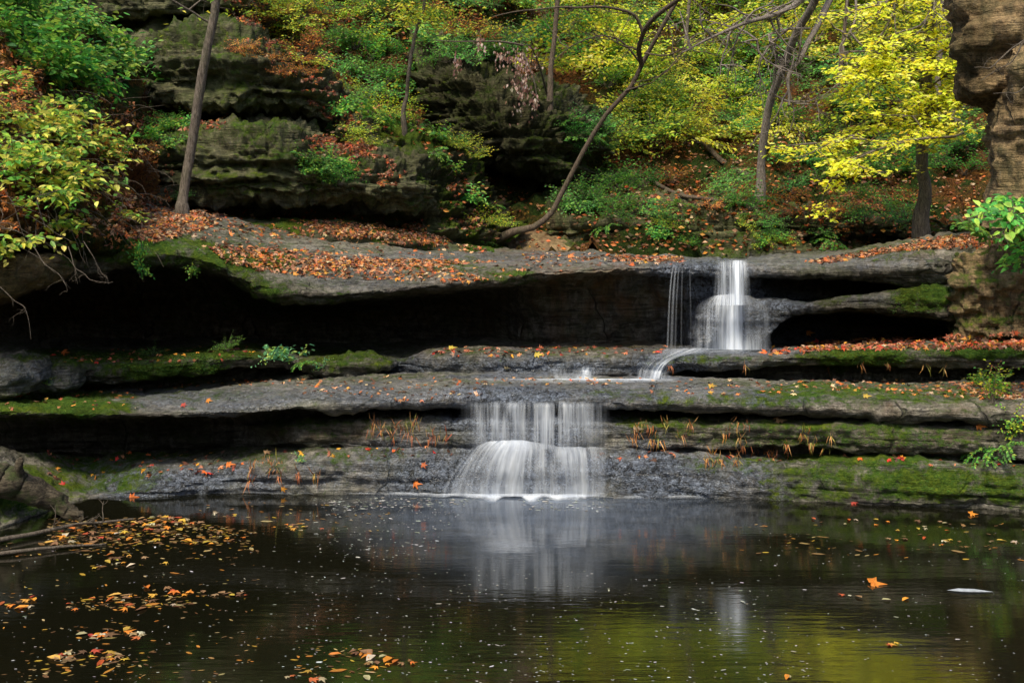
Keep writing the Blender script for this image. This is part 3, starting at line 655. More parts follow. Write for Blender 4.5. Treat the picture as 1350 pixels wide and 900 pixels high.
def tube(paths, sides=7):
    """paths: list of (points, radii) -> verts, faces"""
    VV, FF, b = [], [], 0
    for pts, rad in paths:
        pts = np.asarray(pts, float); n = len(pts); rad = np.broadcast_to(np.asarray(rad, float), (n,))
        t = np.gradient(pts, axis=0); t /= (np.linalg.norm(t, axis=1, keepdims=True) + 1e-9)
        ref = np.array([0, 0, 1.0]) if abs(t[0][2]) < .8 else np.array([0, 1.0, 0])
        a = np.cross(t, ref); a /= (np.linalg.norm(a, axis=1, keepdims=True) + 1e-9); c = np.cross(t, a)
        th = np.linspace(0, 2 * np.pi, sides, endpoint=False)
        ring = pts[:, None] + rad[:, None, None] * (np.cos(th)[None, :, None] * a[:, None] + np.sin(th)[None, :, None] * c[:, None])
        VV.append(ring.reshape(-1, 3))
        i = np.arange(n * sides).reshape(n, sides); j = np.roll(i, -1, 1)
        FF.append(np.stack([i[:-1], j[:-1], j[1:], i[1:]], -1).reshape(-1, 4) + b)
        b += n * sides
    return np.concatenate(VV), np.concatenate(FF)


def smoothpath(pts, n=24, wob=0.0, seed=0):
    p = np.asarray(pts, float)
    c = catmull(p[:, None, :], max(2, n // max(1, len(p) - 1)))[:, 0]
    if wob:
        t = np.arange(len(c))[:, None] * .35 + seed * 7.1
        w = np.concatenate([vnoise(np.concatenate([t, t * 0 + k * 5, t * 0], 1))[:, None] for k in range(3)], 1)
        e = np.minimum(1, np.minimum(np.arange(len(c)), 6)[:, None] / 6)
        c = c + w * wob * e
    return c


def twig_plant(nst, length, leafsize, pal, spread=.8, rise=.8, leaves_per=16, droop=.3, tmpl=OV, stemr=.006, flat=.65, seed=1, sub=2, base_r=.05, matl=None, matt=None, jit=.25, sh=.9):
    """returns (foliage mesh, stems mesh) for a plant at the origin"""
    r = random.Random(seed); P, A, N, S, st = [], [], [], [], []
    def leafalong(path, cnt, t0):
        for k in range(cnt):
            t = t0 + (1 - t0) * (k + r.random() * .7) / cnt
            i = min(int(t * (len(path) - 1)), len(path) - 2); f = t * (len(path) - 1) - i
            p = path[i] * (1 - f) + path[i + 1] * f; tg = path[i + 1] - path[i]; tg = tg / (np.linalg.norm(tg) + 1e-9)
            sd = np.cross(tg, (0, 0, 1)); sd = sd / (np.linalg.norm(sd) + 1e-6) * (1 if k % 2 else -1)
            ax = tg * r.uniform(.1, .8) + sd * r.uniform(.5, 1) + np.array([r.uniform(-.3, .3), r.uniform(-.3, .3), r.uniform(-.45, .2)])
            nm = np.array([r.gauss(0, 1 - flat), r.gauss(0, 1 - flat) - .35, 1.0])
            P.append(p + ax * leafsize * .15); A.append(ax); N.append(nm); S.append(leafsize * r.uniform(.55, 1.15) * (1 - .25 * t))
    for i in range(nst):
        az = r.uniform(0, 2 * math.pi); L = length * r.uniform(.6, 1.1); sp = spread * r.uniform(.3, 1.1)
        d = np.array([math.cos(az) * sp, math.sin(az) * sp, rise * r.uniform(.6, 1.1)]); d /= np.linalg.norm(d)
        b = np.array([r.uniform(-1, 1) * base_r, r.uniform(-1, 1) * base_r, -.03])
        pts = [b]; cur = d.copy()
        for k in range(7):
            pts.append(pts[-1] + cur * L / 7); cur = cur + np.array([r.gauss(0, .12), r.gauss(0, .12), -droop * .25 + r.gauss(0, .06)]); cur /= np.linalg.norm(cur)
        path = np.array(pts); st.append((path, np.linspace(stemr, stemr * .25, len(path))))
        leafalong(path, leaves_per, .25)
        for q in range(sub):
            k = r.randint(2, 5); az2 = az + r.choice((-1, 1)) * r.uniform(.5, 1.3)
            d2 = np.array([math.cos(az2), math.sin(az2), r.uniform(-.1, .5)]); d2 /= np.linalg.norm(d2); l2 = L * r.uniform(.3, .55)
            pp = [path[k]]
            for m in range(4):
                pp.append(pp[-1] + d2 * l2 / 4); d2 = d2 + np.array([r.gauss(0, .12), r.gauss(0, .12), -droop * .3]); d2 /= np.linalg.norm(d2)
            pp = np.array(pp); st.append((pp, np.linspace(stemr * .6, stemr * .2, len(pp))))
            leafalong(pp, max(4, leaves_per // 2), .1)
    fm = leafmesh('foliage', P, A, N, S, palette(pal, len(P), jit), tmpl, .2, .6)
    v, f = tube(st, 5)
    sm = mkmesh('stem', v, [f])
    fm.materials.append(matl or M_LEAF); sm.materials.append(matt or M_TWIG)
    return fm, sm


PLANTS = {
    'green_broad': [twig_plant(14, .95, .19, BGREEN, leaves_per=9, seed=s) for s in (1, 2)],
    'green_fine': [twig_plant(22, 1.0, .1, GREEN, leaves_per=13, seed=s, sub=3, tmpl=DI, spread=1.0) for s in (3, 4, 5)],
    'yellow_green': [twig_plant(20, 1.15, .11, YGREEN, leaves_per=13, seed=s, sub=3, tmpl=DI, spread=1.1, rise=.6) for s in (6, 7, 8)],
    'yellow': [twig_plant(18, 1.15, .12, YELLOW, leaves_per=12, seed=s, sub=3, tmpl=DI, spread=1.3, rise=.5, matl=M_GLOW) for s in (9, 10)],
    'dark': [twig_plant(22, 1.0, .11, DGREEN + GREEN[:3], leaves_per=12, seed=s, sub=3, tmpl=DI, spread=1.0) for s in (12, 13)],
    'rusty': [twig_plant(16, .85, .1, [(.5, .16, .04), (.6, .24, .05), (.35, .13, .05), (.6, .36, .08), (.2, .1, .05)], leaves_per=10, seed=s, sub=2, tmpl=DI, spread=1.1) for s in (14, 15)],
    'fern': [twig_plant(9, .7, .09, GREEN + BGREEN, leaves_per=44, seed=s, sub=0, tmpl=DI, spread=1.2, rise=.6, droop=.8, flat=.85) for s in (16, 17)],
}


def plant(kind, loc, scale, rz, label, group=None, name='shrub', cat='shrub', tilt=(0, 0)):
    fm, sm = random.choice(PLANTS[kind])
    e = empty(name, loc, rz); e.rotation_euler = (tilt[0], tilt[1], rz); e.scale = (scale,) * 3
    obj('foliage', fm, None, e); obj('stem', sm, None, e)
    return tag(e, label, cat, group)


def cover(n, region, kinds, smin, smax, label, group, name='shrub', cat='shrub', lift=0.0, only=None, sink=0):
    """plants scattered inside a rough photo polygon, each rooted on whatever surface is there"""
    k = 0; tries = 0
    xs_ = [p[0] for p in region]; ys_ = [p[1] for p in region]
    while k < n and tries < n * 20:
        tries += 1
        x = random.uniform(min(xs_), max(xs_)); y = random.uniform(min(ys_), max(ys_))
        if not inside(x, y, region): continue
        h = cast(x, y)
        if h is None: continue
        if only and not any(a in h[2] for a in only): continue
        if not only and any(a in h[2] for a in ('overhanging', 'rock_column', 'rock_pillar', 'rock_slab')): continue
        if h[1].z < .05 and random.random() < .5: continue
        lab = label
        plant(random.choice(kinds), h[0] - h[1] * sink, random.uniform(smin, smax), random.uniform(0, 6.28), lab, group, name, cat, tilt=(random.uniform(.1, .5), random.uniform(-.2, .2)))
        k += 1


def inside(x, y, poly):
    c = False; n = len(poly); j = n - 1
    for i in range(n):
        xi, yi = poly[i]; xj, yj = poly[j]
        if (yi > y) != (yj > y) and x < (xj - xi) * (y - yi) / (yj - yi + 1e-9) + xi: c = not c
        j = i
    return c


def litter(name, label, cat, specs, pal, size, tmpl=MA, nmin=.1, mat=None, only=None, lift=.008, tiltr=.5):
    """specs: list of (n, polygon)"""
    P, N, A = [], [], []
    for n, poly in specs:
        xs_ = [p[0] for p in poly]; ys_ = [p[1] for p in poly]; k = t = 0
        while k < n and t < n * 8:
            t += 1
            x = random.uniform(min(xs_), max(xs_)); y = random.uniform(min(ys_), max(ys_))
            if not inside(x, y, poly): continue
            h = cast(x, y)
            if h is None or h[1].z < nmin: continue
            if only and not any(a in h[2] for a in only): continue
            k += 1
            P.append(h[0] + h[1] * random.uniform(.3, 1.6) * lift); nn = h[1] + Vector((random.gauss(0, tiltr), random.gauss(0, tiltr), random.gauss(0, tiltr * .5)))
            N.append(nn); a = random.uniform(0, 6.28); A.append((math.cos(a), math.sin(a), random.uniform(-.3, .3)))
    n = len(P)
    S = size * rng.uniform(.6, 1.35, n)
    me = leafmesh(name, np.array([tuple(p) for p in P]), A, np.array([tuple(p) for p in N]), S, palette(pal, n, .35), tmpl, .25, 1.0)
    return tag(obj(name, me, mat or M_LITTER), label, cat, kind='stuff')

# carpets of fallen leaves
litter('leaf_litter', 'drift of orange and brown fallen leaves on the upper slab', 'fallen leaves', [
    (350, [(240, 290), (560, 330), (740, 346), (740, 362), (600, 372), (420, 368), (300, 350), (260, 325)]), (40, [(700, 340), (900, 345), (900, 350), (700, 352)]),
    (1050, [(270, 322), (310, 322), (560, 345), (660, 372), (560, 371), (420, 366), (340, 358), (290, 342)]),
    (500, [(400, 342), (560, 342), (660, 345), (560, 352), (420, 352)]),
    (1300, [(150, 255), (240, 262), (300, 285), (280, 300), (210, 318), (150, 315)]),
    (260, [(300, 290), (640, 326), (640, 336), (300, 305)]), (900, [(385, 292), (545, 296), (600, 318), (560, 326), (450, 310)]),
    (200, [(690, 333), (900, 338), (900, 346), (690, 342)]), (160, [(815, 337), (900, 338), (900, 345), (815, 344)]),
    (700, [(1060, 345), (1290, 306), (1290, 322), (1180, 332), (1090, 348)]), (500, [(1200, 314), (1600, 305), (1600, 330), (1200, 326)])],
    LITTER, .11)
litter('leaf_litter', 'line of orange fallen leaves along the ledge beside the upper waterfall', 'fallen leaves', [
    (1300, [(1060, 448), (1350, 438), (1500, 438), (1500, 458), (1060, 462)]), (110, [(570, 458), (880, 455), (880, 466), (570, 470)]), (60, [(1000, 458), (1070, 455), (1070, 465), (1000, 468)])],
    LITTER + LIT_HOT, .11)
litter('leaf_litter', 'thin scatter of fallen leaves on the broad rounded ledge', 'fallen leaves', [
    (110, [(380, 500), (600, 494), (640, 520), (560, 532), (400, 520)]), (60, [(180, 507), (400, 497), (400, 505), (180, 515)]), (60, [(620, 498), (850, 498), (850, 508), (620, 508)]), (420, [(1050, 500), (1350, 504), (1500, 505), (1500, 525), (1270, 524), (1060, 512)]),
    (700, [(1250, 504), (1500, 505), (1500, 528), (1290, 526)]), (60, [(850, 500), (1050, 500), (1050, 520), (850, 520)]), (50, [(0, 512), (180, 508), (180, 540), (0, 540)])], LITTER, .085)
litter('leaf_litter', 'few red leaves caught on the mossy ledge and low rock', 'fallen leaves', [
    (90, [(60, 462), (340, 455), (330, 475), (90, 480)]), (70, [(60, 595), (320, 595), (320, 625), (60, 640)]), (22, [(330, 588), (620, 584), (620, 600), (330, 605)]), (45, [(780, 590), (1350, 600), (1350, 615), (780, 606)])], LIT_HOT + LITTER[:3], .1)
litter('leaf_litter', 'rust and orange leaves lying on the mossy boulders', 'fallen leaves', [
    (1100, [(395, 180), (470, 175), (535, 225), (520, 250), (470, 235), (420, 215)]), (700, [(290, 0), (400, 0), (440, 90), (400, 120), (330, 60)]), (500, [(380, 90), (450, 110), (470, 170), (420, 160)]), (350, [(160, 150), (300, 148), (300, 170), (160, 175)]),
    (200, [(230, 262), (560, 290), (560, 300), (230, 285)]), (250, [(590, 200), (650, 280), (620, 310), (590, 280)])], RUSTY + LITTER, .1, nmin=.3)
litter('leaf_litter', 'brown and orange leaves covering the steep bank', 'fallen leaves', [(3200, [(-150, -50), (60, 0), (230, 200), (230, 270), (180, 330), (-150, 340)])], RUSTY + LITTER, .11, nmin=-.3)
litter('leaf_litter', 'orange and brown leaves all over the forest hillside', 'fallen leaves', [
    (12000, [(-300, -200), (1700, -200), (1700, 330), (760, 340), (-300, 330)]), (3500, [(760, 170), (1290, 170), (1290, 330), (760, 330)]), (1500, [(400, 0), (800, 0), (760, 130), (560, 150), (450, 150)])], RUSTY + LITTER, .12, tmpl=DI, nmin=-.3, tiltr=.7, only=['hillside', 'outcrop', 'sandy'])
litter('moss_tufts', 'bright green moss tufts on the ledges and the slab edge', 'moss', [
    (1800, [(1060, 605), (1350, 612), (1350, 655), (1180, 650), (1060, 630)]), (1300, [(960, 562), (1300, 566), (1300, 590), (960, 588)]), (900, [(1050, 508), (1250, 510), (1250, 528), (1050, 526)]), (1500, [(190, 160), (380, 160), (500, 200), (540, 260), (400, 200), (200, 190)]), (900, [(190, 230), (540, 230), (540, 262), (190, 262)]),
    (2600, [(160, 478), (290, 468), (320, 470), (290, 492), (200, 505), (160, 505)]), (900, [(100, 462), (330, 456), (330, 468), (100, 476)]), (2600, [(1060, 458), (1200, 456), (1190, 482), (1090, 482)]), (1500, [(1200, 452), (1400, 448), (1400, 470), (1200, 472)]), (500, [(1180, 610), (1350, 615), (1350, 660), (1180, 655)]),
    (1600, [(300, 275), (560, 285), (620, 310), (560, 325), (330, 300)]), (1400, [(150, 315), (250, 318), (400, 390), (330, 390), (250, 350), (160, 345)]), (900, [(1170, 372), (1250, 372), (1250, 412), (1170, 412)]), (700, [(0, 515), (140, 520), (140, 550), (0, 550)])],
    [(.06, .16, .02), (.1, .22, .03), (.03, .09, .015), (.16, .24, .03)], .045, tmpl=BL, nmin=-.6, mat=M_LEAF, tiltr=1.2, lift=.004)


# rusty dry grass hanging on the band
def tuft(px, py, n, ln, label, group):
    h = cast(px, py)
    if h is None: return
    b = h[0]; P, A, N, S = [], [], [], []
    for i in range(n):
        P.append((random.gauss(0, .03), random.uniform(-.04, 0), random.gauss(0, .012))); up = random.random() < .35
        A.append((random.gauss(0, .35), -random.uniform(.1, .45), 1.0 if up else -1.0)); N.append((random.gauss(0, .3), -1, .3)); S.append(ln * random.uniform(.4, 1.2))
    me = leafmesh('blades', P, A, N, S, palette([(.5, .2, .06), (.38, .13, .04), (.6, .32, .12), (.25, .1, .04), (.3, .25, .06)], n, .3), BL, .3, .8)
    o = obj('grass_tuft', me, M_LEAF, loc=b + Vector((0, -.03, 0))); tag(o, label, 'grass tuft', group)
for k in range(13): tuft(random.gauss(545, 30), random.uniform(553, 580), 7, .15, 'rust coloured dry grass tuft on the rock band before the lower waterfall', 'dry grass tufts on one side of the lower waterfall')
for k in range(24): tuft(random.uniform(815, 1110), random.uniform(556, 590), 7, .14, 'orange brown dry grass tuft on the rock band past the lower waterfall', 'dry grass tufts past the lower waterfall')
for k in range(12): tuft(random.uniform(930, 1040), random.uniform(594, 606), 14, .14, 'orange dry grass tuft drooping over the lowest ledge', 'dry grass tufts on the lowest ledge')
for k in range(8): tuft(random.uniform(880, 1350), random.uniform(478, 486), 6, .16, 'thin brown grass tuft under the mossy stream ledge', 'grass tufts under the stream ledge')
for k in range(9): tuft(random.uniform(300, 440), random.uniform(600, 636), 8, .17, 'thin pale grass tuft on the low grey rock', 'pale grass tufts on the low grey rock')


# ------------------------------------------------------------------ waterfalls
def sheet(name, rows, dens, mat, parent, sub=10, subx=14, hug=False, off=.035, wob=.03, smooth=14):
    R = np.array(rows, float); D = np.array(dens, float)[..., None]
    Q = np.concatenate([R, D], -1)
    C = catmull(Q, sub); C = catmull(C.transpose(1, 0, 2), subx).transpose(1, 0, 2)
    r, c, _ = C.shape
    if hug:
        for i in range(r):
            for j in range(c):
                h = cast(C[i, j, 0], C[i, j, 1])
                if h: C[i, j, 2] = h[0].y
        for _ in range(smooth):
            Yp = np.pad(C[..., 2], 1, mode='edge'); av = (Yp[:-2, 1:-1] + Yp[2:, 1:-1] + Yp[1:-1, :-2] + Yp[1:-1, 2:]) / 4
            C[..., 2] = np.minimum(C[..., 2], av)
        C[..., 2] -= off
    G = W(C[..., 0], C[..., 1], C[..., 2])
    u = np.linspace(0, 1, c)[None] * np.ones((r, 1)); v = np.linspace(0, 1, r)[:, None] * np.ones((1, c))
    G[..., 1] += wob * vnoise(np.stack([u * 30, v * .6, u * 0 + len(name)], -1))
    me = mkmesh(name, G.reshape(-1, 3), [gridfaces(r, c)], uv=np.stack([u, 1 - v], -1).reshape(-1, 2), attrs={'dens': np.clip(C[..., 3], 0, 1.2).ravel()})
    return obj(name, me, mat, parent)


def world_empty(name, px, py, Y): return empty(name, tuple(W(px, py, Y)))
def fall_root(name, px, py, Y, label):
    e = world_empty(name, px, py, Y); return tag(e, label, 'waterfall')
def attach(o, e):
    o.parent = e; o.location = -e.location
    return o

w1 = fall_root('waterfall', 700, 652, 14.0, 'lower waterfall, a wide silky curtain dropping over the rounded ledge into the pool')
a = sheet('curtain', [
    [(x, 528, 13.99) for x in (606, 622, 645, 680, 700, 720, 745, 770, 790, 804)], [(x, 536, 13.90) for x in (606, 622, 645, 680, 700, 720, 745, 770, 790, 804)],
    [(x, 560, 13.88) for x in (606, 622, 645, 680, 700, 720, 745, 770, 790, 804)], [(x, 592, 13.87) for x in (606, 622, 645, 680, 700, 720, 745, 770, 790, 804)]],
    [[0, .0, .0, 0, 0, 0, 0, 0, 0, 0], [0, .1, .3, .36, .14, .34, .42, .2, .1, 0], [0, .12, .42, .36, .18, .36, .46, .2, .14, 0], [0, .03, .15, .1, .1, .2, .2, .05, .05, 0]], M_FALL, w1)
attach(a, w1)
a = sheet('apron', [
    [(634, 585, 14), (645, 582, 14), (665, 580, 14), (690, 580, 14), (712, 584, 14), (735, 588, 14), (760, 589, 14), (785, 589, 14), (800, 590, 14)],
    [(618, 592, 14), (632, 589, 14), (658, 587, 14), (690, 588, 14), (714, 593, 14), (737, 596, 14), (762, 597, 14), (786, 598, 14), (801, 599, 14)],
    [(603, 610, 14), (618, 608, 14), (648, 606, 14), (686, 607, 14), (714, 609, 14), (738, 611, 14), (764, 611, 14), (787, 611, 14), (801, 611, 14)],
    [(585, 635, 14), (602, 635, 14), (640, 635, 14), (682, 635, 14), (714, 635, 14), (739, 635, 14), (765, 635, 14), (788, 635, 14), (801, 635, 14)],
    [(578, 654, 14), (596, 654, 14), (640, 654, 14), (680, 654, 14), (714, 654, 14), (739, 654, 14), (765, 654, 14), (788, 654, 14), (802, 654, 14)]],
    [[0, .6, 1.1, 1.2, .5, .45, .6, .25, 0], [0, .42, .8, .95, .4, .42, .5, .22, 0], [0, .3, .4, .55, .28, .3, .3, .18, 0], [0, .28, .28, .4, .25, .28, .26, .18, 0], [.0, .45, .4, .55, .38, .4, .4, .28, 0]],
    M_SILK, w1, hug=True, off=.05, smooth=420)
attach(a, w1)

w2 = fall_root('waterfall', 967, 458, 17.2, 'upper waterfall, a narrow bright column fanning out over a dark rock')
a = sheet('curtain', [
    [(x, 343, 17.25) for x in (943, 949, 955, 961, 967, 973, 980, 987)], [(x, 349, 17.1) for x in (943, 949, 955, 961, 967, 973, 980, 987)],
    [(x, 370, 17.02) for x in (941, 948, 954, 961, 967, 973, 981, 989)], [(x, 402, 17.0) for x in (938, 946, 953, 960, 967, 973, 981, 990)]],
    [[0, .0, .1, .2, .4, .6, .1, .0], [0, .3, .42, .42, .55, .9, .35, .0], [0, .34, .42, .44, .65, 1.0, .22, .0], [0, .36, .5, .55, .8, 1.15, .16, 0]], fall_material('narrow_fall', 26.0), w2)
attach(a, w2)
a = sheet('fan', [
    [(932, 394, 17), (939, 391, 17), (948, 389, 17), (958, 388, 17), (970, 387, 17), (979, 388, 17), (987, 390, 17), (994, 392, 17), (1001, 395, 17)],
    [(917, 405, 17), (928, 402, 17), (943, 400, 17), (957, 400, 17), (970, 400, 17), (983, 401, 17), (996, 401, 17), (1007, 404, 17), (1014, 408, 17)],
    [(915, 430, 17), (926, 430, 17), (942, 430, 17), (956, 430, 17), (970, 430, 17), (984, 430, 17), (998, 430, 17), (1009, 430, 17), (1015, 430, 17)],
    [(912, 461, 17), (925, 461, 17), (941, 461, 17), (956, 461, 17), (970, 461, 17), (985, 461, 17), (999, 461, 17), (1011, 461, 17), (1018, 461, 17)]],
    [[.0, .16, .6, .75, 1.0, .4, .16, .05, 0], [.0, .16, .46, .6, 1.0, .25, .12, .1, 0], [.0, .16, .4, .5, 1.1, .16, .1, .14, 0], [.0, .3, .55, .7, 1.15, .6, .4, .16, 0]], fall_material('fan_water', 18.0, 1.0, 1.0), w2, hug=True, off=.05, smooth=260)
attach(a, w2)
w3 = fall_root('waterfall', 892, 458, 17.2, 'thin wispy strands of water falling beside the upper waterfall')
M_WISP = fall_material('wisps', 5.0, 1.1)
for x0, x1, wd_, dn in ((888, 880, 1.6, .5), (892, 885, 2.4, .42), (896, 890, 1.6, .25), (900, 898, 1.4, .16), (909, 911, 1.4, .12)):
    a = sheet('strand', [[(x0 + wd_ * .5 * q, 350, 17.25) for q in (-1, -.4, 0, .4, 1)], [(x0 + (x1 - x0) * .3 + wd_ * .7 * q, 362, 17.1) for q in (-1, -.4, 0, .4, 1)],
        [(x0 + (x1 - x0) * .7 + wd_ * q, 400, 17.02) for q in (-1, -.4, 0, .4, 1)], [(x1 + wd_ * 1.2 * q, 459, 17.0) for q in (-1, -.4, 0, .4, 1)]],
        [[0, 0, 0, 0, 0], [0, dn * .6, dn, dn * .6, 0], [0, dn * .5, dn * .9, dn * .4, 0], [0, dn * .2, dn * .45, dn * .2, 0]], M_WISP, w3, subx=4, wob=0)
    attach(a, w3)
w4 = fall_root('waterfall', 865, 497, 16.1, 'small cascade spilling off the stream ledge onto the broad ledge')
a = sheet('chute', [
    [(868, 462, 16), (880, 460, 16), (900, 459, 16), (920, 459, 16), (940, 459, 16), (1000, 459, 16), (1050, 458, 16)],
    [(858, 467, 16), (870, 466, 16), (888, 464, 16), (905, 464, 16), (925, 463, 16), (960, 462, 16), (1020, 462, 16)],
    [(848, 476, 16), (858, 475, 16), (870, 474, 16), (882, 472, 16), (893, 470, 16), (900, 468, 16), (906, 467, 16)],
    [(840, 486, 16), (848, 486, 16), (858, 485, 16), (868, 484, 16), (876, 482, 16), (882, 480, 16), (888, 478, 16)],
    [(838, 499, 16), (845, 499, 16), (853, 499, 16), (862, 499, 16), (870, 499, 16), (876, 499, 16), (880, 499, 16)]],
    [[.1, .3, .4, .5, .7, .5, 0], [.05, .25, .35, .4, .45, .35, 0], [.0, .2, .22, .3, .3, .1, 0], [0, .4, .3, .55, .4, .1, 0], [0, .5, .4, .7, .5, .1, 0]], fall_material('chute_water', 14.0), w4, hug=True, off=.03)
attach(a, w4)
w5 = fall_root('waterfall', 760, 497, 16.1, 'tiny trickle dripping off the wet stream ledge')
a = sheet('trickle', [[(x, 484, 16) for x in (725, 735, 750, 765, 775, 785, 792)], [(x, 490, 16) for x in (725, 735, 750, 765, 772, 782, 790)], [(x, 499, 16) for x in (725, 735, 750, 762, 770, 780, 788)]],
    [[0, .1, .05, .1, .5, .5, 0], [0, .35, .2, .3, .7, .4, 0], [0, .5, .3, .5, .8, .4, 0]], fall_material('trickle_water', 12.0), w5, hug=True, off=.03)
attach(a, w5)


def film(name, rows, dens, mat, label):
    e = empty(name, (0, 0, 0)); o = sheet(name, rows, dens, mat, None, hug=True, off=.012, wob=0)
    bpy.data.objects.remove(e); return tag(o, label, 'water', kind='structure')
film('stream_water', [[(x, 499, 16) for x in (610, 680, 760, 850, 900)], [(x, 501, 16) for x in (610, 680, 760, 850, 900)], [(x, 504, 16) for x in (600, 680, 760, 850, 900)]],
    [[.0, .5, .9, .9, 0], [0, .35, .6, .5, 0], [0, 0, .1, 0, 0]], fall_material('film_water', 9.0), 'thin white line of stream water along the back of the broad ledge')

# foam at the water's edge and flecks over the pool
def flecks(name, label, specs, pal):
    P, A, N, S = [], [], [], []
    for n, poly, s in specs:
        xs_ = [p[0] for p in poly]; ys_ = [p[1] for p in poly]; k = 0
        while k < n:
            x = random.uniform(min(xs_), max(xs_)); y = random.uniform(min(ys_), max(ys_))
            if not inside(x, y, poly): continue
            Yd = F * HC / (y - HY); p = W(x, y, Yd)
            P.append((p[0], p[1], .004 + random.random() * .003)); a = random.gauss(0, .5); A.append((math.cos(a), math.sin(a), 0)); N.append((0, 0, 1)); S.append(s * random.uniform(.3, 1.5) * (2.0 if random.random() < .08 else 1)); k += 1
    flat = (np.array([(0, 0, 0), (.25, .17, 0), (.7, .13, 0), (1, 0, 0), (.65, -.17, 0), (.2, -.1, 0)], float), [np.array([[0, 5, 4, 3, 2, 1]])])
    me = leafmesh(name, P, A, N, S, palette(pal, len(P), .2), flat, .4)
    return me
me = flecks('foam', '', [(650, [(400, 740), (1000, 760), (1100, 900), (380, 900)], .022), (350, [(400, 655), (620, 660), (560, 740), (420, 740)], .025), (260, [(0, 700), (420, 700), (420, 900), (0, 900)], .02), (220, [(1000, 700), (1350, 690), (1350, 900), (1000, 900)], .018),
                         (160, [(430, 656), (650, 657), (600, 668), (430, 674)], .04), (120, [(680, 656), (800, 657), (800, 675), (690, 672)], .035)], [(.4, .4, .36), (.25, .25, .2), (.55, .56, .56)])
tag(obj('foam_flecks', me, M_LITTER), 'tiny white foam flecks drifting over the dark pool', 'foam', kind='stuff')
# white line where the fall meets the pool
xsf = np.linspace(270, 960, 240)
wd = np.interp(xsf, [270, 400, 540, 600, 640, 780, 840, 960], [.01, .02, .03, .10, .17, .17, .07, .01])
yb = [cast(x, 648).__getitem__(0).y if cast(x, 648) else 14.1 for x in xsf]
yb = np.convolve(np.pad(np.minimum(yb, 14.2), 45, mode='edge'), np.ones(91) / 91, 'valid') - .0
G = []
for t in (0, .33, .66, 1):
    w_ = wd * (1 + .8 * vnoise(np.stack([xsf * .06, xsf * 0 + 3, xsf * 0], -1)))
    G.append(np.stack([(xsf - 675) / F * 14.05, yb + .16 - (w_ * 1.3 + .16) * t, np.full_like(xsf, .012) + .02 * (t in (.33, .66))], -1))
G = np.array(G)
fo = mkmesh('foam_line', G.reshape(-1, 3), [gridfaces(4, len(xsf))], uv=np.stack(np.meshgrid(np.linspace(0, 1, len(xsf)), np.linspace(0, 1, 4)), -1).reshape(-1, 2),
            attrs={'dens': (np.array([1, .95, .6, 0])[:, None] * np.interp(xsf, [270, 340, 560, 600, 640, 780, 820, 960], [.0, .5, .7, 1.1, 1.3, 1.3, .9, 0])[None]).ravel()})
tag(obj('foam_line', fo, fall_material('foam_edge', 40.0)), 'bright white line of foam where the lower waterfall meets the pool', 'foam')

# ------------------------------------------------------------------ floating leaves, each a thing
LC = {'yellow': [(.5, .33, .05), (.42, .3, .05), (.58, .4, .08)], 'orange': [(.55, .19, .03), (.48, .14, .03)], 'red': [(.38, .07, .03), (.4, .1, .04)], 'tan': [(.34, .22, .11), (.4, .31, .18), (.22, .13, .06)], 'pale': [(.42, .39, .28), (.5, .46, .34)], 'brown': [(.2, .1, .045), (.14, .08, .04)]}
LM = {}
for cn, cols in LC.items():
    LM[cn] = []
    for s in range(5):
        tm = MA if s < 3 else OV
        me = leafmesh('leaf_' + cn, [(0, 0, 0)], [(1, 0, 0)], [(0, 0, 1)], [1.0], palette(cols, 1, .15), tm, .25, .5)
        fv = np.array([v.co[:] for v in me.vertices]); jv = fv * (1 + .22 * rng.uniform(-1, 1, (len(fv), 1))); me.vertices.foreach_set('co', jv.astype(np.float32).ravel())
        me.materials.append(M_LITTER); LM[cn].append(me)
ZONES = [
    (95, [(70, 682), (230, 680), (335, 705), (300, 718), (60, 722)], 'on the pool beside the driftwood', .15),
    (60, [(0, 730), (340, 730), (330, 800), (0, 810)], 'on the dark water past the driftwood', .13),
    (34, [(10, 830), (230, 830), (200, 898), (30, 898)], 'near the bottom edge of the pool', .17),
    (24, [(340, 835), (520, 845), (580, 898), (340, 898)], 'on the open near water', .15),
    (20, [(230, 660), (520, 660), (420, 700), (340, 700)], 'off the low grey rock', .10),
    (34, [(960, 680), (1350, 690), (1350, 760), (960, 740)], 'under the mossy low ledge', .11),
    (10, [(1000, 760), (1350, 770), (1350, 895), (1000, 895)], 'on the open water far from the driftwood', .11)]
for n, poly, where, sz in ZONES:
    k = 0; xs_ = [p[0] for p in poly]; ys_ = [p[1] for p in poly]; cs = []
    while len(cs) < max(3, n // 7):
        x = random.uniform(min(xs_), max(xs_)); y = random.uniform(min(ys_), max(ys_))
        if inside(x, y, poly): cs.append((x, y))
    while k < n:
        x, y = random.choice(cs); x += random.gauss(0, 26); y += random.gauss(0, 4)
        if not inside(x, y, poly): continue
        cn = random.choice(['yellow', 'orange', 'tan', 'tan', 'pale', 'tan', 'yellow', 'brown', 'brown', 'orange', 'red']) ; k += 1
        p = W(x, y, F * HC / (y - HY))
        o = obj('floating_leaf', random.choice(LM[cn]), None, loc=(p[0], p[1], .010 + random.random() * .006))
        s = sz * random.uniform(.4, 1.05); o.scale = (s, s, s * .8); o.rotation_euler = (random.gauss(0, .06), random.gauss(0, .06), random.uniform(0, 6.28))
        tag(o, f'{cn} leaf floating {where}', 'leaf', f'{cn} leaves floating {where}')


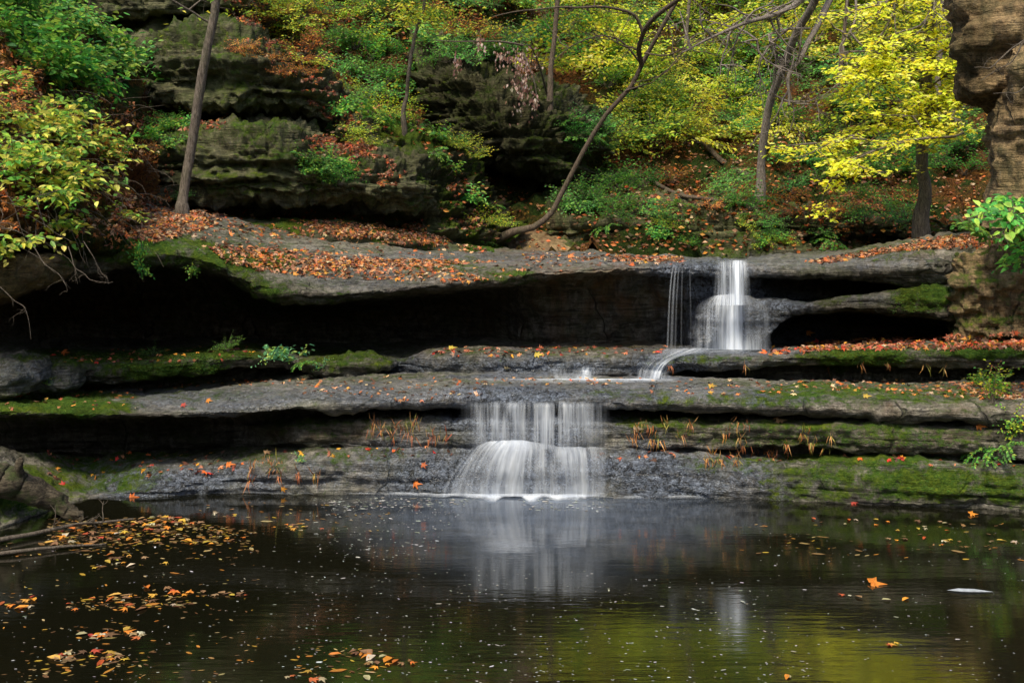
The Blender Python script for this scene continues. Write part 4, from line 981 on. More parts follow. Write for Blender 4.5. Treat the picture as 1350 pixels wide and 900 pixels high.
dm = flecks('debris', '', [(700, [(60, 684), (230, 682), (340, 703), (300, 714), (60, 722)], .05), (160, [(0, 715), (330, 712), (340, 730), (0, 735)], .05), (200, [(0, 735), (340, 735), (340, 900), (0, 900)], .045), (110, [(100, 785), (270, 785), (250, 800), (110, 805)], .05),
    (60, [(20, 862), (200, 858), (200, 890), (20, 892)], .055), (60, [(380, 852), (500, 852), (500, 892), (380, 892)], .05), (60, [(230, 662), (520, 662), (500, 700), (300, 690)], .06), (70, [(960, 690), (1350, 690), (1350, 740), (960, 730)], .06)], [(.25, .15, .06), (.36, .26, .12), (.15, .08, .03), (.4, .15, .03), (.1, .05, .02), (.36, .22, .03), (.12, .06, .03)])
tag(obj('floating_debris', dm, M_LITTER), 'mat of small brown leaf scraps drifting in long streaks on the pool', 'leaf scraps', kind='stuff')


def lone_leaf(px, py, cn, s, label, water=False, tilt=0):
    if water:
        loc = Vector(tuple(W(px, py, F * HC / (py - HY)))); loc.z = .02; n = Vector((0, 0, 1))
    else:
        h = cast(px, py)
        if h is None: return
        loc = h[0] + h[1] * .03; n = h[1]
    o = obj('floating_leaf' if water else 'fallen_leaf', LM[cn][random.randint(0, 2)], None, loc=loc)
    q = (n + Vector((0, -.5, .2 if not water else 0)) * (1 if tilt or not water else 0)).to_track_quat('Z', 'Y') if not water or tilt else Vector((0, 0, 1)).to_track_quat('Z', 'Y')
    e = q.to_euler(); o.rotation_euler = e; o.rotation_mode = 'XYZ'; o.scale = (s, s, s)
    tag(o, label, 'leaf')
lone_leaf(1152, 771, 'orange', .22, 'bright orange maple leaf floating alone on dark open water', True, 1)
lone_leaf(1281, 679, 'orange', .14, 'small orange leaf at the waterline under the mossiest rock', True, 1)
lone_leaf(1125, 664, 'red', .16, 'dark red leaf resting at the foot of the lowest ledge', True, 1)
lone_leaf(548, 639, 'orange', .16, 'orange maple leaf stuck low on wet cracked rock')
lone_leaf(558, 613, 'red', .13, 'small bright red leaf stuck on wet rock above an orange one')
lone_leaf(174, 654, 'orange', .16, 'orange leaf on the water against the low grey rock')
lone_leaf(301, 614, 'orange', .16, 'orange leaf lying on top of the low grey rock')
lone_leaf(373, 643, 'orange', .12, 'orange leaf at the waterline below pale grass')
lone_leaf(350, 598, 'tan', .15, 'tan leaf perched on the edge of the lowest ledge')
lone_leaf(84, 466, 'orange', .18, 'round orange leaf in front of the black recess')
lone_leaf(241, 536, 'red', .13, 'red leaf stuck to the rounded face of the broad ledge')
lone_leaf(594, 460, 'yellow', .16, 'yellow leaf standing at the start of the stream ledge')
lone_leaf(708, 469, 'yellow', .18, 'yellow leaf on the wet stream ledge over the lower waterfall')
lone_leaf(667, 483, 'tan', .12, 'tan leaf hanging on the dark face of the stream ledge')
lone_leaf(937, 511, 'yellow', .17, 'yellow maple leaf on the broad ledge below the cascade')
lone_leaf(1141, 524, 'yellow', .13, 'pale yellow leaf on the nose of the broad ledge')
lone_leaf(1341, 520, 'tan', .16, 'tan leaf beside the small plant on the broad ledge')
lone_leaf(1025, 556, 'tan', .24, 'large curled tan leaf caught in dry grass on the rock band')
lone_leaf(838, 564, 'tan', .18, 'curled tan leaf caught beside the lower waterfall')
lone_leaf(775, 547, 'tan', .14, 'brown leaf hanging at the edge of the falling water')
lone_leaf(1291, 564, 'orange', .17, 'orange leaf held in the small leafy plant')
lone_leaf(274, 530, 'orange', .12, 'small orange leaf on the shiny part of the broad ledge')
lone_leaf(1066, 437, 'orange', .2, 'tall rust leaf leaning at the mouth of the side recess')
o = obj('foam_streak', flecks('streak', '', [], []) if False else leafmesh('streak', [(0, 0, 0)], [(1, 0, 0)], [(0, 0, 1)], [.45], np.array([[.36, .4, .44]]), OV), M_LITTER,
        loc=(float(W(1248, 779, 10.38)[0]), 10.38, .01)); o.scale = (1.0, .45, .2); o.rotation_euler = (0, 0, -.06)
tag(o, 'long pale streak of foam floating near the orange maple leaf', 'foam')

# ------------------------------------------------------------------ trees
def from_px(lst): return [W(*p) for p in lst]
def trunk_mesh(paths, sides=10, knob=.12):
    v, f = tube(paths, sides)
    v = v + (fbm(v * np.array([4, 4, 1.5]), 3)[:, None] * np.array([1, 1, .2])) * knob * .06
    return mkmesh('trunk', v, [f])


def twigs(path, n, ln, r0, seed, down=-.1, depth=2, zf=1.0):
    r = random.Random(seed); out = []
    def go(p, d, l, rad, dep):
        pts = [p]; 
        for k in range(6):
            d = d + np.array([r.gauss(0, .22), r.gauss(0, .22), r.gauss(0, .18) * zf + down * .4 * zf]); d /= np.linalg.norm(d); pts.append(pts[-1] + d * l / 6)
        out.append((np.array(pts), np.linspace(rad, rad * .25, 7)))
        if dep:
            for _ in range(3):
                k = r.randint(1, 5); dd = d + np.array([r.gauss(0, .8), r.gauss(0, .8), r.gauss(0, .6) * zf]); dd /= np.linalg.norm(dd); go(pts[k], dd, l * r.uniform(.35, .6), rad * .5, dep - 1)
    for i in range(n):
        k = r.randint(len(path) // 6, len(path) - 2); t = path[k + 1] - path[k]; t = t / (np.linalg.norm(t) + 1e-9)
        d = t * .5 + np.array([r.gauss(0, .8), r.gauss(0, .5), r.gauss(0, .7) * zf]); d /= np.linalg.norm(d)
        go(path[k], d, ln * r.uniform(.5, 1.2), r0, depth)
    return out


def crown_on(paths, per, size, pal, parent, loc, matl, spreadr=.35, tmpl=DI, flat=.6, name='crown'):
    P, A, N = [], [], []
    for pts, _ in paths:
        for _k in range(per):
            i = random.randint(1, len(pts) - 1); f = random.random(); p = pts[i] * f + pts[i - 1] * (1 - f)
            P.append(p + np.array([random.gauss(0, spreadr), random.gauss(0, spreadr), random.gauss(0, spreadr * .3)])); a = random.uniform(0, 6.28)
            A.append((math.cos(a), math.sin(a), random.uniform(-.6, .1))); N.append((random.gauss(0, 1 - flat), random.gauss(0, 1 - flat) - .35, 1))
    n = len(P); P = np.array(P) - np.array(loc)
    me = leafmesh(name, P, A, N, size * rng.uniform(.6, 1.3, n), palette(pal, n, .25), tmpl, .2, .5)
    return obj(name, me, matl, parent)


def tree(name, cat, label, tr, rad, pal=None, per=30, leaf=.1, twn=14, twl=1.6, bark=None, branches=(), group=None, seed=1, spreadr=.3, top=None, matl=None, wob=.05, depth=2, upper=False, zf=1.0, root=(0, .1, -.7)):
    """tr: trunk as [(px, py, Y)...]; top: world height to which it goes on beyond the picture"""
    p = from_px(tr)
    if root is not None: p = [p[0] + np.array(root)] + p
    if top:
        d = p[-1] - p[-2]; d = d / np.linalg.norm(d); d[2] = max(d[2], .5); d /= np.linalg.norm(d)
        while p[-1][2] < top: p.append(p[-1] + d * 1.4 + np.array([random.gauss(0, .12), random.gauss(0, .12), 0]))
    path = smoothpath(p, 30, wob, seed); base = path[0]
    e = empty(name, tuple(base)); tag(e, label, cat, group)
    T = [(path - base, np.linspace(rad[0], rad[1], len(path)))]
    T[0][1][:8] *= np.linspace(1.7, 1.0, 8)
    obj('trunk', trunk_mesh(T), bark or M_BARK, e)
    br = []
    for b, r0, r1 in branches:
        bp = smoothpath(from_px(b), 18, .03, seed + len(br)); br.append((bp, np.linspace(r0, r1, len(bp))))
    src = [path[len(path) // 2:]] if (upper and not branches) else [b[0] for b in br] or [path[len(path) // 3:]]
    tw = []
    for i, s in enumerate(src): tw += twigs(s, max(1, twn // len(src)), twl, rad[1] * (.24 if pal is not None else .3), seed * 10 + i, depth=depth, zf=zf)
    for b in br:
        v, f = tube([(b[0] - base, b[1])], 8); obj('branch', mkmesh('branch', v, [f]), bark or M_BARK, e)
    if tw:
        v, f = tube([(a - base, r_) for a, r_ in tw], 5); obj('twigs', mkmesh('twigs', v, [f]), bark or M_BARK, e)
    if pal is not None: crown_on(tw, per, leaf, pal, e, base, matl or M_LEAF, spreadr)
    return e

tree('slim_tree', 'tree', 'slim straight grey trunk leaning up from the leafy slab before the boulders', [(241, 276, 18.6), (242, 266, 18.6), (247, 230, 18.6), (258, 160, 18.5), (268, 95, 18.4), (278, 40, 18.3), (286, -20, 18.2), (296, -100, 18.2)], (.095, .065), YGREEN, 5, .11,
     twn=8, twl=1.8, top=10.5, wob=.02, upper=True, branches=[([(283, 33, 18.3), (262, 22, 18.2), (240, 8, 18), (215, -12, 17.8), (180, -60, 17.5)], .022, .012), ([(300, -150, 18.2), (340, -200, 18), (400, -260, 17.6)], .05, .02), ([(298, -160, 18.2), (260, -230, 18), (220, -330, 18)], .05, .02)], seed=2)
tree('leaning_tree', 'tree', 'thin brown curved tree leaning from the sandy hollow over the slab', [(676, 306, 24.0), (703, 300, 24.0), (728, 280, 23.9), (745, 250, 23.8), (770, 200, 23.6), (800, 150, 23.3), (830, 116, 23.0), (848, 84, 22.8), (868, 45, 22.5), (895, -5, 22.2), (920, -60, 22)], (.062, .042), None,
     bark=M_BARKD, twn=20, twl=1.3, top=9, wob=.03, seed=3, root=(-.7, .5, -.35), branches=[
         ([(846, 86, 22.8), (842, 66, 22.2), (848, 45, 21.7), (868, 20, 21), (905, -8, 20.2), (960, -40, 19.5)], .055, .045),
         ([(848, 45, 21.7), (836, 20, 21.5), (805, 12, 21.2), (770, 10, 21), (735, 8, 20.8), (690, 14, 20.5), (650, 22, 20.3)], .035, .01),
         ([(842, 66, 22.2), (820, 60, 22), (795, 46, 21.8)], .022, .008),
         ([(846, 86, 22.8), (815, 50, 22.3), (775, 52, 22), (745, 66, 21.8), (732, 82, 21.7)], .022, .006),
         ([(850, 70, 22.4), (880, 72, 22), (920, 55, 21.6), (960, 60, 21)], .02, .006),
         ([(825, 120, 23), (860, 108, 22.5), (905, 70, 22)], .02, .006)])
tree('sapling', 'sapling', 'very thin crooked pale sapling rising from the stepped mossy outcrop', [(533, 158, 23.2), (534, 120, 23.1), (540, 75, 23), (548, 42, 23), (560, 12, 22.9), (566, -30, 22.8), (575, -90, 22.8)], (.045, .03), YGREEN, 14, .1, twn=8, twl=1.2, bark=M_TWIG, seed=4, top=8, upper=True)
BGT = [
    ('straight grey trunk behind the drooping pale seed heads', [(726, 140, 32), (728, 90, 32), (732, 40, 32), (736, -20, 32), (740, -120, 32)], (.065, .05), YGREEN),
    ('tall tree high on the slope standing behind the bare tree', [(905, 60, 38), (908, 10, 38), (915, -60, 38), (920, -160, 38)], (.065, .05), YGREEN),
    ('pale tree near the crest just past the bare tree', [(1105, 110, 38), (1112, 50, 38), (1120, -20, 38), (1128, -140, 38)], (.06, .045), YELLOW),
    ('thin trunk beside the brown overhanging crag', [(1238, 150, 36), (1240, 60, 36), (1245, -20, 36), (1250, -150, 36)], (.1, .08), YELLOW),
]
for i, (lab, tr, rad, pal) in enumerate(BGT):
    h = cast(tr[0][0], tr[0][1])
    if h:
        dY = h[0].y - tr[0][2]; tr = [(a, b, c + dY) for a, b, c in tr]
    tree('forest_tree', 'tree', lab, tr, rad, pal if i % 3 == 0 else RUSTY + GREEN, 8, .16, twn=24, twl=3.2, top=16 + (i % 3) * 2, seed=20 + i, spreadr=.4, matl=M_LEAF, upper=True, bark=M_BARK if i % 2 else M_BARKD, group='forest trees on the far slope')
# crest wood, beyond the top of the picture but mirrored in the pool
for i in range(26):
    x = random.uniform(-350, 1750); h = cast(x, random.uniform(-160, -40))
    if h is None or 'hillside' not in h[2] or h[0].y < 36: continue
    Yt = h[0].y; p0 = Vector(h[0]); px0 = p0.x / Yt * F + 675; py0 = HY - (p0.z - HC) / Yt * F
    tree('forest_tree', 'tree', 'tall tree on the crest of the forest hillside', [(px0, py0 + 3, Yt), (px0 + random.uniform(-15, 15), py0 - 60, Yt), (px0 + random.uniform(-25, 25), py0 - 140, Yt)], (.25, .2), random.choice([RUSTY + DGREEN, DGREEN, GREEN, RUSTY]), 26, .3, twn=22, twl=4.2,
         top=p0.z + 13, seed=60 + i, spreadr=.8, upper=True, group='trees on the crest of the hillside', bark=M_BARKD)

# dead branches hanging in from beyond the top
tree('bare_tree', 'tree', 'bare grey tree whose dead branches hang down in front of the slope', [(1002, 250, 27.5), (1005, 205, 27.3), (1014, 145, 26.8), (1033, 88, 26), (1058, 30, 25), (1085, -25, 24), (1110, -130, 23)], (.11, .09), None, bark=M_DEAD, twn=54, twl=1.3, wob=.03, seed=5, branches=[
    ([(1104, -20, 24), (1082, 25, 23.5), (1066, 55, 23.2), (1056, 78, 23), (1042, 98, 22.8), (1040, 120, 22.7), (1042, 140, 22.6)], .08, .025),
    ([(1108, -60, 24), (1075, -20, 23), (1045, 8, 22.5), (1010, 24, 22), (980, 32, 21.6), (955, 42, 21.3), (925, 55, 21), (900, 70, 20.8)], .075, .012),
    ([(1040, 10, 22.4), (1020, 25, 22.2), (990, 20, 22), (965, 35, 21.8)], .03, .01),
    ([(1068, 38, 23.2), (1040, 40, 23), (1015, 45, 22.8), (992, 55, 22.6)], .03, .008),
    ([(1015, 45, 22.8), (1022, 70, 22.8), (1020, 100, 22.9), (1020, 130, 23)], .02, .006),
    ([(1110, -50, 24), (1128, 0, 23.5), (1126, 35, 23.3), (1108, 62, 23.2), (1110, 80, 23.2)], .035, .01),
    ([(1115, -60, 24), (1178, 0, 23), (1168, 35, 22.8), (1150, 62, 22.6), (1130, 85, 22.5)], .04, .01),
    ([(1178, -20, 23), (1180, 30, 22.9), (1175, 70, 22.8), (1160, 105, 22.7)], .022, .006),
    ([(1240, -60, 22), (1232, -5, 22), (1220, 30, 22), (1205, 50, 22)], .025, .006)])
# the yellow maple
tree('maple_tree', 'tree', 'bright yellow maple spreading layered sprays beside the overhanging crag', [(1216, 292, 23.5), (1217, 240, 23.4), (1218, 190, 23.3), (1222, 120, 23.2), (1226, 50, 23.1), (1232, -30, 23), (1240, -120, 23)], (.15, .1), YELLOW, 7, .13,
     twn=100, twl=1.1, seed=6, spreadr=.12, zf=.22, matl=M_GLOW, bark=M_BARK, depth=2, branches=[
         ([(1222, 150, 23.3), (1190, 160, 22.6), (1150, 170, 22), (1110, 185, 21.5), (1070, 192, 21.2)], .04, .008),
         ([(1222, 130, 23.3), (1270, 175, 22), (1215, 182, 21.3), (1160, 195, 21), (1110, 220, 20.8), (1095, 238, 20.7)], .035, .006),
         ([(1222, 110, 23.3), (1190, 100, 22.6), (1150, 92, 22), (1135, 100, 21.7)], .04, .008),
         ([(1224, 90, 23.2), (1200, 80, 22.4), (1170, 75, 22)], .03, .008), ([(1224, 100, 23.2), (1250, 95, 22.4), (1275, 110, 22)], .03, .008),
         ([(1222, 130, 23.2), (1250, 130, 22.4), (1275, 145, 21.9), (1288, 125, 21.7)], .03, .008), ([(1222, 150, 23.2), (1225, 130, 22.4), (1215, 148, 21.9), (1190, 155, 21.5)], .03, .008),
         ([(1230, 0, 23.2), (1190, -5, 22.4), (1150, 10, 21.9)], .03, .008), ([(1230, 20, 23.2), (1250, 30, 22.4), (1258, 60, 21.9)], .03, .008)])

# ------------------------------------------------------------------ shrubs
HL = ['hillside']
cover(46, [(780, 180), (1010, 180), (1280, 260), (1280, 325), (780, 325)], ['dark', 'green_fine', 'fern', 'green_fine', 'rusty'], .6, 1.15, 'low green shrub among fallen leaves near the foot of the far slope', 'low green shrubs near the foot of the far slope')
cover(70, [(780, 90), (1000, 90), (1050, 180), (780, 200)], ['yellow_green', 'green_fine', 'yellow_green', 'yellow'], .9, 1.6, 'yellow green bush on the slope behind the leaning tree', 'yellow green bushes behind the leaning tree', 'bush', 'bush')
cover(90, [(700, -40), (1280, -40), (1280, 90), (700, 90)], ['yellow_green', 'yellow', 'yellow_green', 'green_fine'], 1.2, 2.1, 'sunlit yellow green undergrowth bush high on the far slope', 'bushes high on the far slope', 'bush', 'bush')
cover(30, [(1020, 80), (1280, 90), (1280, 240), (1020, 230)], ['green_fine', 'green_fine', 'yellow_green'], .9, 1.6, 'green bush between the bare tree and the yellow maple', 'green bushes between bare tree and maple', 'bush', 'bush')
cover(34, [(-200, -330), (1700, -330), (1700, -60), (-200, -60)], ['dark', 'green_fine', 'dark'], 2.2, 3.4, 'tall dark green thicket on the crest of the hillside', 'dark thickets on the crest of the hillside', 'thicket', 'thicket', only=['hillside'])
cover(34, [(1100, -60), (1275, -60), (1275, 90), (1130, 90)], ['yellow', 'yellow', 'yellow_green'], 1.2, 2.0, 'glowing yellow bush high up behind the maple', 'yellow bushes behind the maple', 'bush', 'bush')
cover(44, [(400, -30), (560, -30), (580, 60), (540, 150), (450, 130)], ['yellow_green', 'green_broad', 'green_fine', 'green_fine'], .7, 1.2, 'leafy shrub on the slope above the stepped outcrop', 'leafy shrubs above the stepped outcrop')
cover(36, [(540, -30), (740, -30), (760, 110), (650, 100), (560, 80)], ['dark', 'rusty', 'green_fine', 'yellow_green'], .9, 1.4, 'shrub among dead leaves over the dark bluff', 'shrubs over the dark bluff')
cover(14, [(560, 170), (600, 170), (665, 300), (640, 325), (600, 300)], ['fern', 'green_broad', 'fern', 'yellow_green'], .5, .85, 'fern clump growing down the stepped mossy outcrop', 'fern clumps on the stepped outcrop', 'fern', 'fern')
cover(10, [(390, 205), (460, 205), (460, 245), (390, 245)], ['green_broad', 'green_fine'], .4, .65, 'green shrub on the big boulder beside a leaf drift', 'green shrubs on the big boulder')
cover(7, [(440, 140), (520, 140), (500, 200), (440, 190)], ['green_broad', 'yellow_green'], .5, .8, 'yellow green shrub between boulder and outcrop', 'shrubs between boulder and outcrop')
cover(24, [(310, -20), (420, -20), (430, 90), (400, 110)], ['rusty', 'rusty', 'yellow_green'], .6, 1.0, 'rust coloured shrub hanging beside the upper boulder', 'rust coloured shrubs by the upper boulder')
cover(12, [(300, 40), (400, 50), (400, 120), (290, 95)], ['rusty'], .45, .6, 'small rust red sprig on the upper boulder face', 'rust red sprigs on the upper boulder')
cover(16, [(740, 150), (790, 160), (800, 300), (760, 300)], ['green_fine', 'fern', 'dark'], .6, 1.0, 'green shrub between dark bluff and leaning tree', 'green shrubs beside the dark bluff')
cover(10, [(860, 290), (1060, 300), (1060, 330), (860, 330)], ['green_fine', 'yellow_green', 'green_broad'], .35, .6, 'small green plant on the long low rock band', 'small plants on the low rock band', 'small_plant', 'plant')
cover(14, [(-50, -20), (120, -20), (140, 40), (0, 60)], ['green_broad', 'green_fine', 'dark'], .6, 1.0, 'dark green shrub at the top of the steep bank', 'shrubs at the top of the steep bank')
cover(24, [(20, 40), (150, 50), (215, 110), (220, 150), (100, 130), (30, 110)], ['green_broad'], .75, 1.05, 'bright green broad leaved shrub high on the steep bank', 'broad leaved shrubs on the steep bank')
cover(15, [(0, 90), (200, 160), (215, 220), (120, 220), (0, 150)], ['rusty', 'green_broad', 'rusty'], .5, .8, 'half withered shrub with brown stems on the bank', 'withered shrubs on the bank')
cover(6, [(190, 170), (240, 160), (240, 210), (200, 210)], ['green_broad', 'green_fine'], .4, .55, 'small green shrub just behind the slim trunk', 'small shrubs behind the slim trunk')
# big yellow-green bush hanging over the recess
PLANTS['bank_bush'] = [twig_plant(11, 1.0, .175, [(.48, .55, .07), (.64, .6, .08), (.26, .46, .07), (.17, .4, .07), (.74, .7, .16), (.3, .52, .07), (.56, .62, .08), (.16, .36, .06)], leaves_per=8, seed=s, droop=.55, spread=1.0, rise=.55) for s in (41, 42, 43)]
cover(36, [(-60, 135), (60, 130), (150, 210), (185, 290), (150, 320), (90, 335), (-60, 345)], ['bank_bush'], .6, .95, 'yellow green leafy bush spilling down the bank above the recess', 'yellow green bushes spilling over the recess', 'bush', 'bush', only=['steep_bank', 'boulder', 'rock_slab'])
# broad leaved bush by the crag
PLANTS['right_bush'] = [twig_plant(12, .8, .17, [(.12, .38, .07), (.17, .45, .08), (.28, .52, .08), (.42, .58, .1), (.07, .26, .05)], leaves_per=10, seed=s, droop=.5, spread=1.2, rise=.5) for s in (51, 52)]
for i, (x, y, Yd, s, lab) in enumerate([(1332, 262, 13.6, .8, 'topmost bright green broad leaved bush below the pale buttress'), (1306, 290, 13.9, .6, 'bright green bush spreading over the leafy slab end'), (1362, 318, 13.6, .7, 'green leafy bush hanging past the tan rock face'), (1390, 250, 13.8, .9, 'green bush partly cut off by the picture edge')]):
    plant('right_bush', tuple(W(x, y + 22, Yd)), s * 1.25, i * 1.7, lab, None, 'leafy_bush', 'bush', tilt=(.5, 0))
# plants on the ledges
def one(kind, px, py, s, lab, cat='plant', name='small_plant', tilt=(.3, 0), fwd=0.0):
    h = cast(px, py)
    if h: plant(kind, h[0] + Vector((0, fwd, 0)), s, random.uniform(0, 6), lab, None, name, cat, tilt)
PLANTS['small'] = [twig_plant(11, .5, .1, [(.12, .36, .17), (.2, .46, .2), (.4, .55, .12)], leaves_per=9, seed=s, sub=1, stemr=.004) for s in (31, 32)]
one('small', 384, 482, 1.3, 'small blue green leafy plant on the ledge before the black recess', fwd=-.12)
one('small', 356, 478, .8, 'little sprig beside the blue green leafy plant')
one('small', 425, 488, .5, 'tiny low plant past the blue green leafy plant')
one('fern', 400, 480, .4, 'mossy fern drooping under the blue green plant', 'fern', 'fern')
one('green_fine', 200, 470, .3, 'low green sprout on the mossy ledge in front of darkness')
one('green_fine', 300, 463, .35, 'green grassy sprout where the mossy ledge ends')
PLANTS['weed'] = [twig_plant(16, .6, .07, YGREEN + BGREEN, leaves_per=12, seed=s, sub=2, stemr=.004, rise=1.4, spread=.6) for s in (33, 34)]
one('weed', 1310, 530, .95, 'tall yellow green weed on the end of the broad ledge')
one('weed', 1290, 510, .5, 'short green weed among leaves on the broad ledge')
one('fern', 1318, 590, .75, 'green fern tuft sprouting between the lowest ledges', 'fern', 'fern')
one('fern', 1290, 600, .55, 'small fern tuft at the back of the lowest ledge', 'fern', 'fern')
one('weed', 1345, 575, .8, 'leafy weed at the far end of the rock band')
one('small', 395, 607, .3, 'tiny green sprig on the low grey rock')
one('weed', 60, 508, .3, 'tiny weed between boulder and broad ledge')
one('green_fine', 248, 262, .35, 'grassy sprout at the foot of the slim trunk')
one('green_broad', 180, 345, .4, 'ivy like sprig hanging from the mossy slab edge', tilt=(1.4, 0))
one('green_broad', 262, 350, .3, 'little fern like sprig under the slab edge', tilt=(1.4, 0))
# bare twigs hanging out of the bank
tw = []
for a in ([(40, 318, 13.6), (60, 350, 13.4), (85, 372, 13.4), (88, 385, 13.4)], [(90, 325, 13.8), (100, 355, 13.7), (118, 367, 13.7), (148, 372, 13.7)], [(0, 378, 13.4), (20, 398, 13.4), (36, 415, 13.4), (40, 448, 13.4)], [(110, 318, 14), (130, 350, 14), (144, 374, 14)], [(60, 300, 13.4), (50, 260, 13.3), (90, 250, 13.4)]):
    tw = []; p = smoothpath(from_px(a), 16, .02, len(a)); tw.append((p, np.linspace(.007, .003, len(p)))); tw += twigs(p, 3, .22, .003, int(a[0][0]), depth=1)
    v, f = tube(tw, 5); tag(obj('bare_twig', mkmesh('twig', v, [f]), M_TWIG), 'thin bare brown twig dangling from the bank before the black recess', 'twig', 'bare twigs dangling from the bank')
# dry stems and brush on the bank
tw = []
for k in range(150):
    h = cast(random.uniform(-60, 210), random.uniform(110, 325))
    if h is None or h[0].y > 21: continue
    p = np.array(h[0]); d = np.array([random.gauss(.5, .6), random.uniform(-.6, 0), random.uniform(-.5, .6)]); d /= np.linalg.norm(d); pts = [p]
    for j in range(6): d = d + np.array([random.gauss(0, .2), random.gauss(0, .1), random.gauss(-.12, .15)]); d /= np.linalg.norm(d); pts.append(pts[-1] + d * .14)
    tw.append((np.array(pts), np.linspace(.006, .002, 7)))
v, f = tube(tw, 4); tag(obj('dry_stems', mkmesh('stems', v, [f]), M_TWIG), 'tangle of thin dry brown stems over the steep bank', 'dry stems', kind='stuff')
# pale drooping seed heads
P, A, N, S = [], [], [], []
for (x, y, rx, ry, n) in ((690, 105, 14, 34, 260), (632, 60, 6, 14, 50), (602, 84, 5, 14, 40), (705, 135, 5, 10, 40), (660, 72, 8, 12, 50), (680, 75, 14, 8, 60)):
    for k in range(n):
        q = W(x + random.gauss(0, rx * .6), y + random.gauss(0, ry * .6), 25.2 + random.gauss(0, .3)); P.append(q); A.append((random.gauss(0, .3), random.gauss(0, .3), -1)); N.append((random.gauss(0, .5), -1, random.gauss(0, .4))); S.append(random.uniform(.05, .12))
P = np.array(P); b0 = W(690, 80, 25.2)
e = empty('withered_shrub', tuple(b0)); tag(e, 'withered shrub with drooping pale pinkish dead leaves before the dark bluff', 'shrub')
obj('foliage', leafmesh('foliage', P - b0, A, N, S, palette([(.34, .22, .16), (.24, .13, .09), (.46, .36, .3), (.15, .08, .06)], len(P)), DI, .3, .8), M_LITTER, e)
pp = [smoothpath([W(722, 128, 27.5), W(712, 90, 26.6), W(700, 62, 25.8), W(690, 60, 25.3)], 16), smoothpath([W(690, 60, 25.3), W(660, 55, 25.2), W(600, 55, 25.2), W(570, 53, 25.2)], 16), smoothpath([W(690, 70, 25.3), W(705, 110, 25.2), W(708, 140, 25.2)], 12)]
v, f = tube([(p - b0, np.linspace(.03, .008, len(p))) for p in pp], 5); obj('stem', mkmesh('stem', v, [f]), M_TWIG, e)
# twigs before the crag
tw = []
for a in ([(1395, 30, 13.6), (1352, 52, 13.5), (1344, 68, 13.5), (1330, 84, 13.5), (1312, 95, 13.5), (1294, 107, 13.5)], [(1352, 52, 13.5), (1325, 72, 13.5), (1300, 90, 13.4), (1285, 88, 13.4)], [(1390, 90, 13.6), (1345, 120, 13.6), (1310, 125, 13.5)]):
    p = smoothpath(from_px(a), 16, .02, len(tw)); tw.append((p, np.linspace(.014, .004, len(p)))); tw += twigs(p, 2, .25, .005, len(tw), depth=1)
v, f = tube(tw, 5); tag(obj('bare_branch', mkmesh('branch', v, [f]), M_TWIG), 'bare forked twig reaching across the brown crag', 'branch')
# fallen trunks and poles on the slope
for (a, r0, r1, lab) in (([(925, 190), (950, 215), (980, 232), (990, 240)], .09, .07, 'dark fallen pole lying down the leafy slope'), ([(1135, 140), (1180, 112), (1215, 95)], .07, .05, 'thin fallen pole among bushes behind the maple'), ([(860, 240), (900, 262), (960, 270)], .06, .04, 'short fallen branch at the foot of the far slope')):
    pts = []
    for x, y in a:
        h = cast(x, y)
        if h: pts.append(np.array(h[0] + h[1] * .1))
    if len(pts) > 1:
        p = smoothpath(pts, 16, .03); v, f = tube([(p, np.linspace(r0, r1, len(p)))], 8); tag(obj('fallen_pole', mkmesh('pole', v, [f]), M_BARKD), lab, 'fallen branch')

# ------------------------------------------------------------------ driftwood at the water's edge
p = smoothpath([W(-80, 610, 12.4), W(-10, 628, 12.6), W(22, 640, 12.75), W(55, 655, 12.9), W(88, 670, 13.0), W(108, 686, 12.85)], 40, .02, 3)
e = empty('fallen_log', tuple(p[0])); tag(e, 'rotten mossy log with a stub lying at the water edge', 'log')
rad = np.interp(np.linspace(0, 1, len(p)), [0, .4, .6, .9, 1], [.17, .16, .14, .075, .01])
v, f = tube([(p - p[0], rad)], 18); v = v + fbm(v * np.array([3, 9, 9]), 4)[:, None] * .03
obj('trunk', mkmesh('trunk', v, [f]), M_LOG, e)
b = smoothpath([W(26, 640, 12.75), W(24, 618, 12.65), W(25, 608, 12.6), W(24, 604, 12.6)], 14); v, f = tube([(b - p[0], np.interp(np.linspace(0, 1, len(b)), [0, .7, 1], [.07, .045, .008]))], 10)
v = v + fbm(v * 6, 3)[:, None] * .02
obj('branch_stub', mkmesh('stub', v, [f]), M_LOG, e)
def onwater(px, py, z): 
    Yd = F * (HC - z) / (py - HY); return W(px, py, Yd)
tw = []
p1 = smoothpath([onwater(-60, 722, .02), onwater(0, 712, .04), onwater(60, 700, .05), onwater(110, 690, .06), onwater(175, 684, .03)], 20, .015, 1)
e = empty('driftwood_branch', tuple(p1[0])); tag(e, 'pale crooked driftwood branch floating with leaves caught along it', 'driftwood')
v, f = tube([(p1 - p1[0], np.linspace(.035, .012, len(p1)))], 8); obj('stem', mkmesh('stem', v, [f]), M_TWIG, e)
t2 = [(a_ - p1[0], r_) for a_, r_ in twigs(p1, 7, .35, .009, 9, down=0, depth=1)]
for q in range(0, len(t2), 4):
    v, f = tube(t2[q:q + 4], 5); obj('twig', mkmesh('twig', v, [f]), M_TWIG, e)
p2 = smoothpath([onwater(-50, 735, .02), onwater(20, 728, .03), onwater(90, 719, .04), onwater(140, 716, .01)], 18, .015, 2)
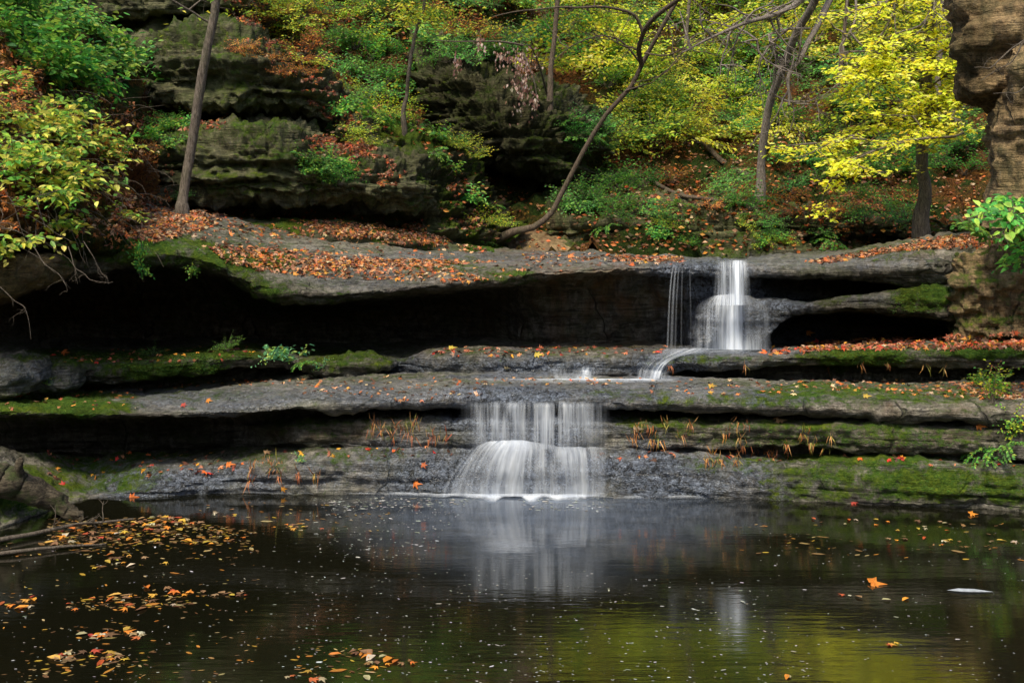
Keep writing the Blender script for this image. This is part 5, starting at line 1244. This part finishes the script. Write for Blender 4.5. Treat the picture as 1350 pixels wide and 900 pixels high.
v, f = tube([(p2, np.linspace(.028, .008, len(p2)))], 8); tag(obj('driftwood_stick', mkmesh('stick', v, [f]), M_TWIG), 'thin straight grey stick afloat just nearer than the crooked branch', 'driftwood')

# ------------------------------------------------------------------ light, sky, camera
w = bpy.data.worlds.new('World'); sc.world = w; w.use_nodes = True
nt = w.node_tree; bg = nt.nodes['Background']; sky = nt.nodes.new('ShaderNodeTexSky'); sky.sky_type = 'NISHITA'; sky.sun_disc = False
EL, AZ = math.radians(54), math.radians(203)      # azimuth clockwise from +Y
sky.sun_elevation = EL; sky.sun_rotation = AZ; sky.air_density = 1.0; sky.dust_density = 2.5; sky.ozone_density = 1.0
tint = nt.nodes.new('ShaderNodeMix'); tint.data_type = 'RGBA'; tint.blend_type = 'MULTIPLY'; tint.inputs[0].default_value = 1; tint.inputs[7].default_value = (.98, .96, .93, 1)
nt.links.new(sky.outputs[0], tint.inputs[6]); nt.links.new(tint.outputs[2], bg.inputs[0]); bg.inputs[1].default_value = .2
sun = bpy.data.lights.new('sun', 'SUN'); sun.energy = 5.0; sun.angle = math.radians(11); sun.color = (1, .9, .72)
so = bpy.data.objects.new('sun', sun); COL.objects.link(so)
d = Vector((math.sin(AZ) * math.cos(EL), math.cos(AZ) * math.cos(EL), math.sin(EL)))
so.rotation_euler = d.to_track_quat('Z', 'Y').to_euler(); so.location = d * 40

cam = bpy.data.cameras.new('camera'); co = bpy.data.objects.new('camera', cam); COL.objects.link(co)
cam.sensor_width = 36; cam.lens = 36 * F / 1350; cam.shift_y = -(450 - HY) / 1350; cam.clip_start = .1; cam.clip_end = 1000
co.location = EYE; co.rotation_euler = (math.radians(90), 0, 0); sc.camera = co

sc.view_settings.view_transform = 'Standard'; sc.view_settings.look = 'None'; sc.view_settings.exposure = 0; sc.view_settings.gamma = 1
cy = sc.cycles; cy.max_bounces = 6; cy.diffuse_bounces = 3; cy.glossy_bounces = 2; cy.transmission_bounces = 2; cy.caustics_reflective = False; cy.caustics_refractive = False; cy.use_adaptive_sampling = True; cy.adaptive_threshold = .02; cy.transparent_max_bounces = 16; cy.use_denoising = True
cy.sample_clamp_indirect = 4
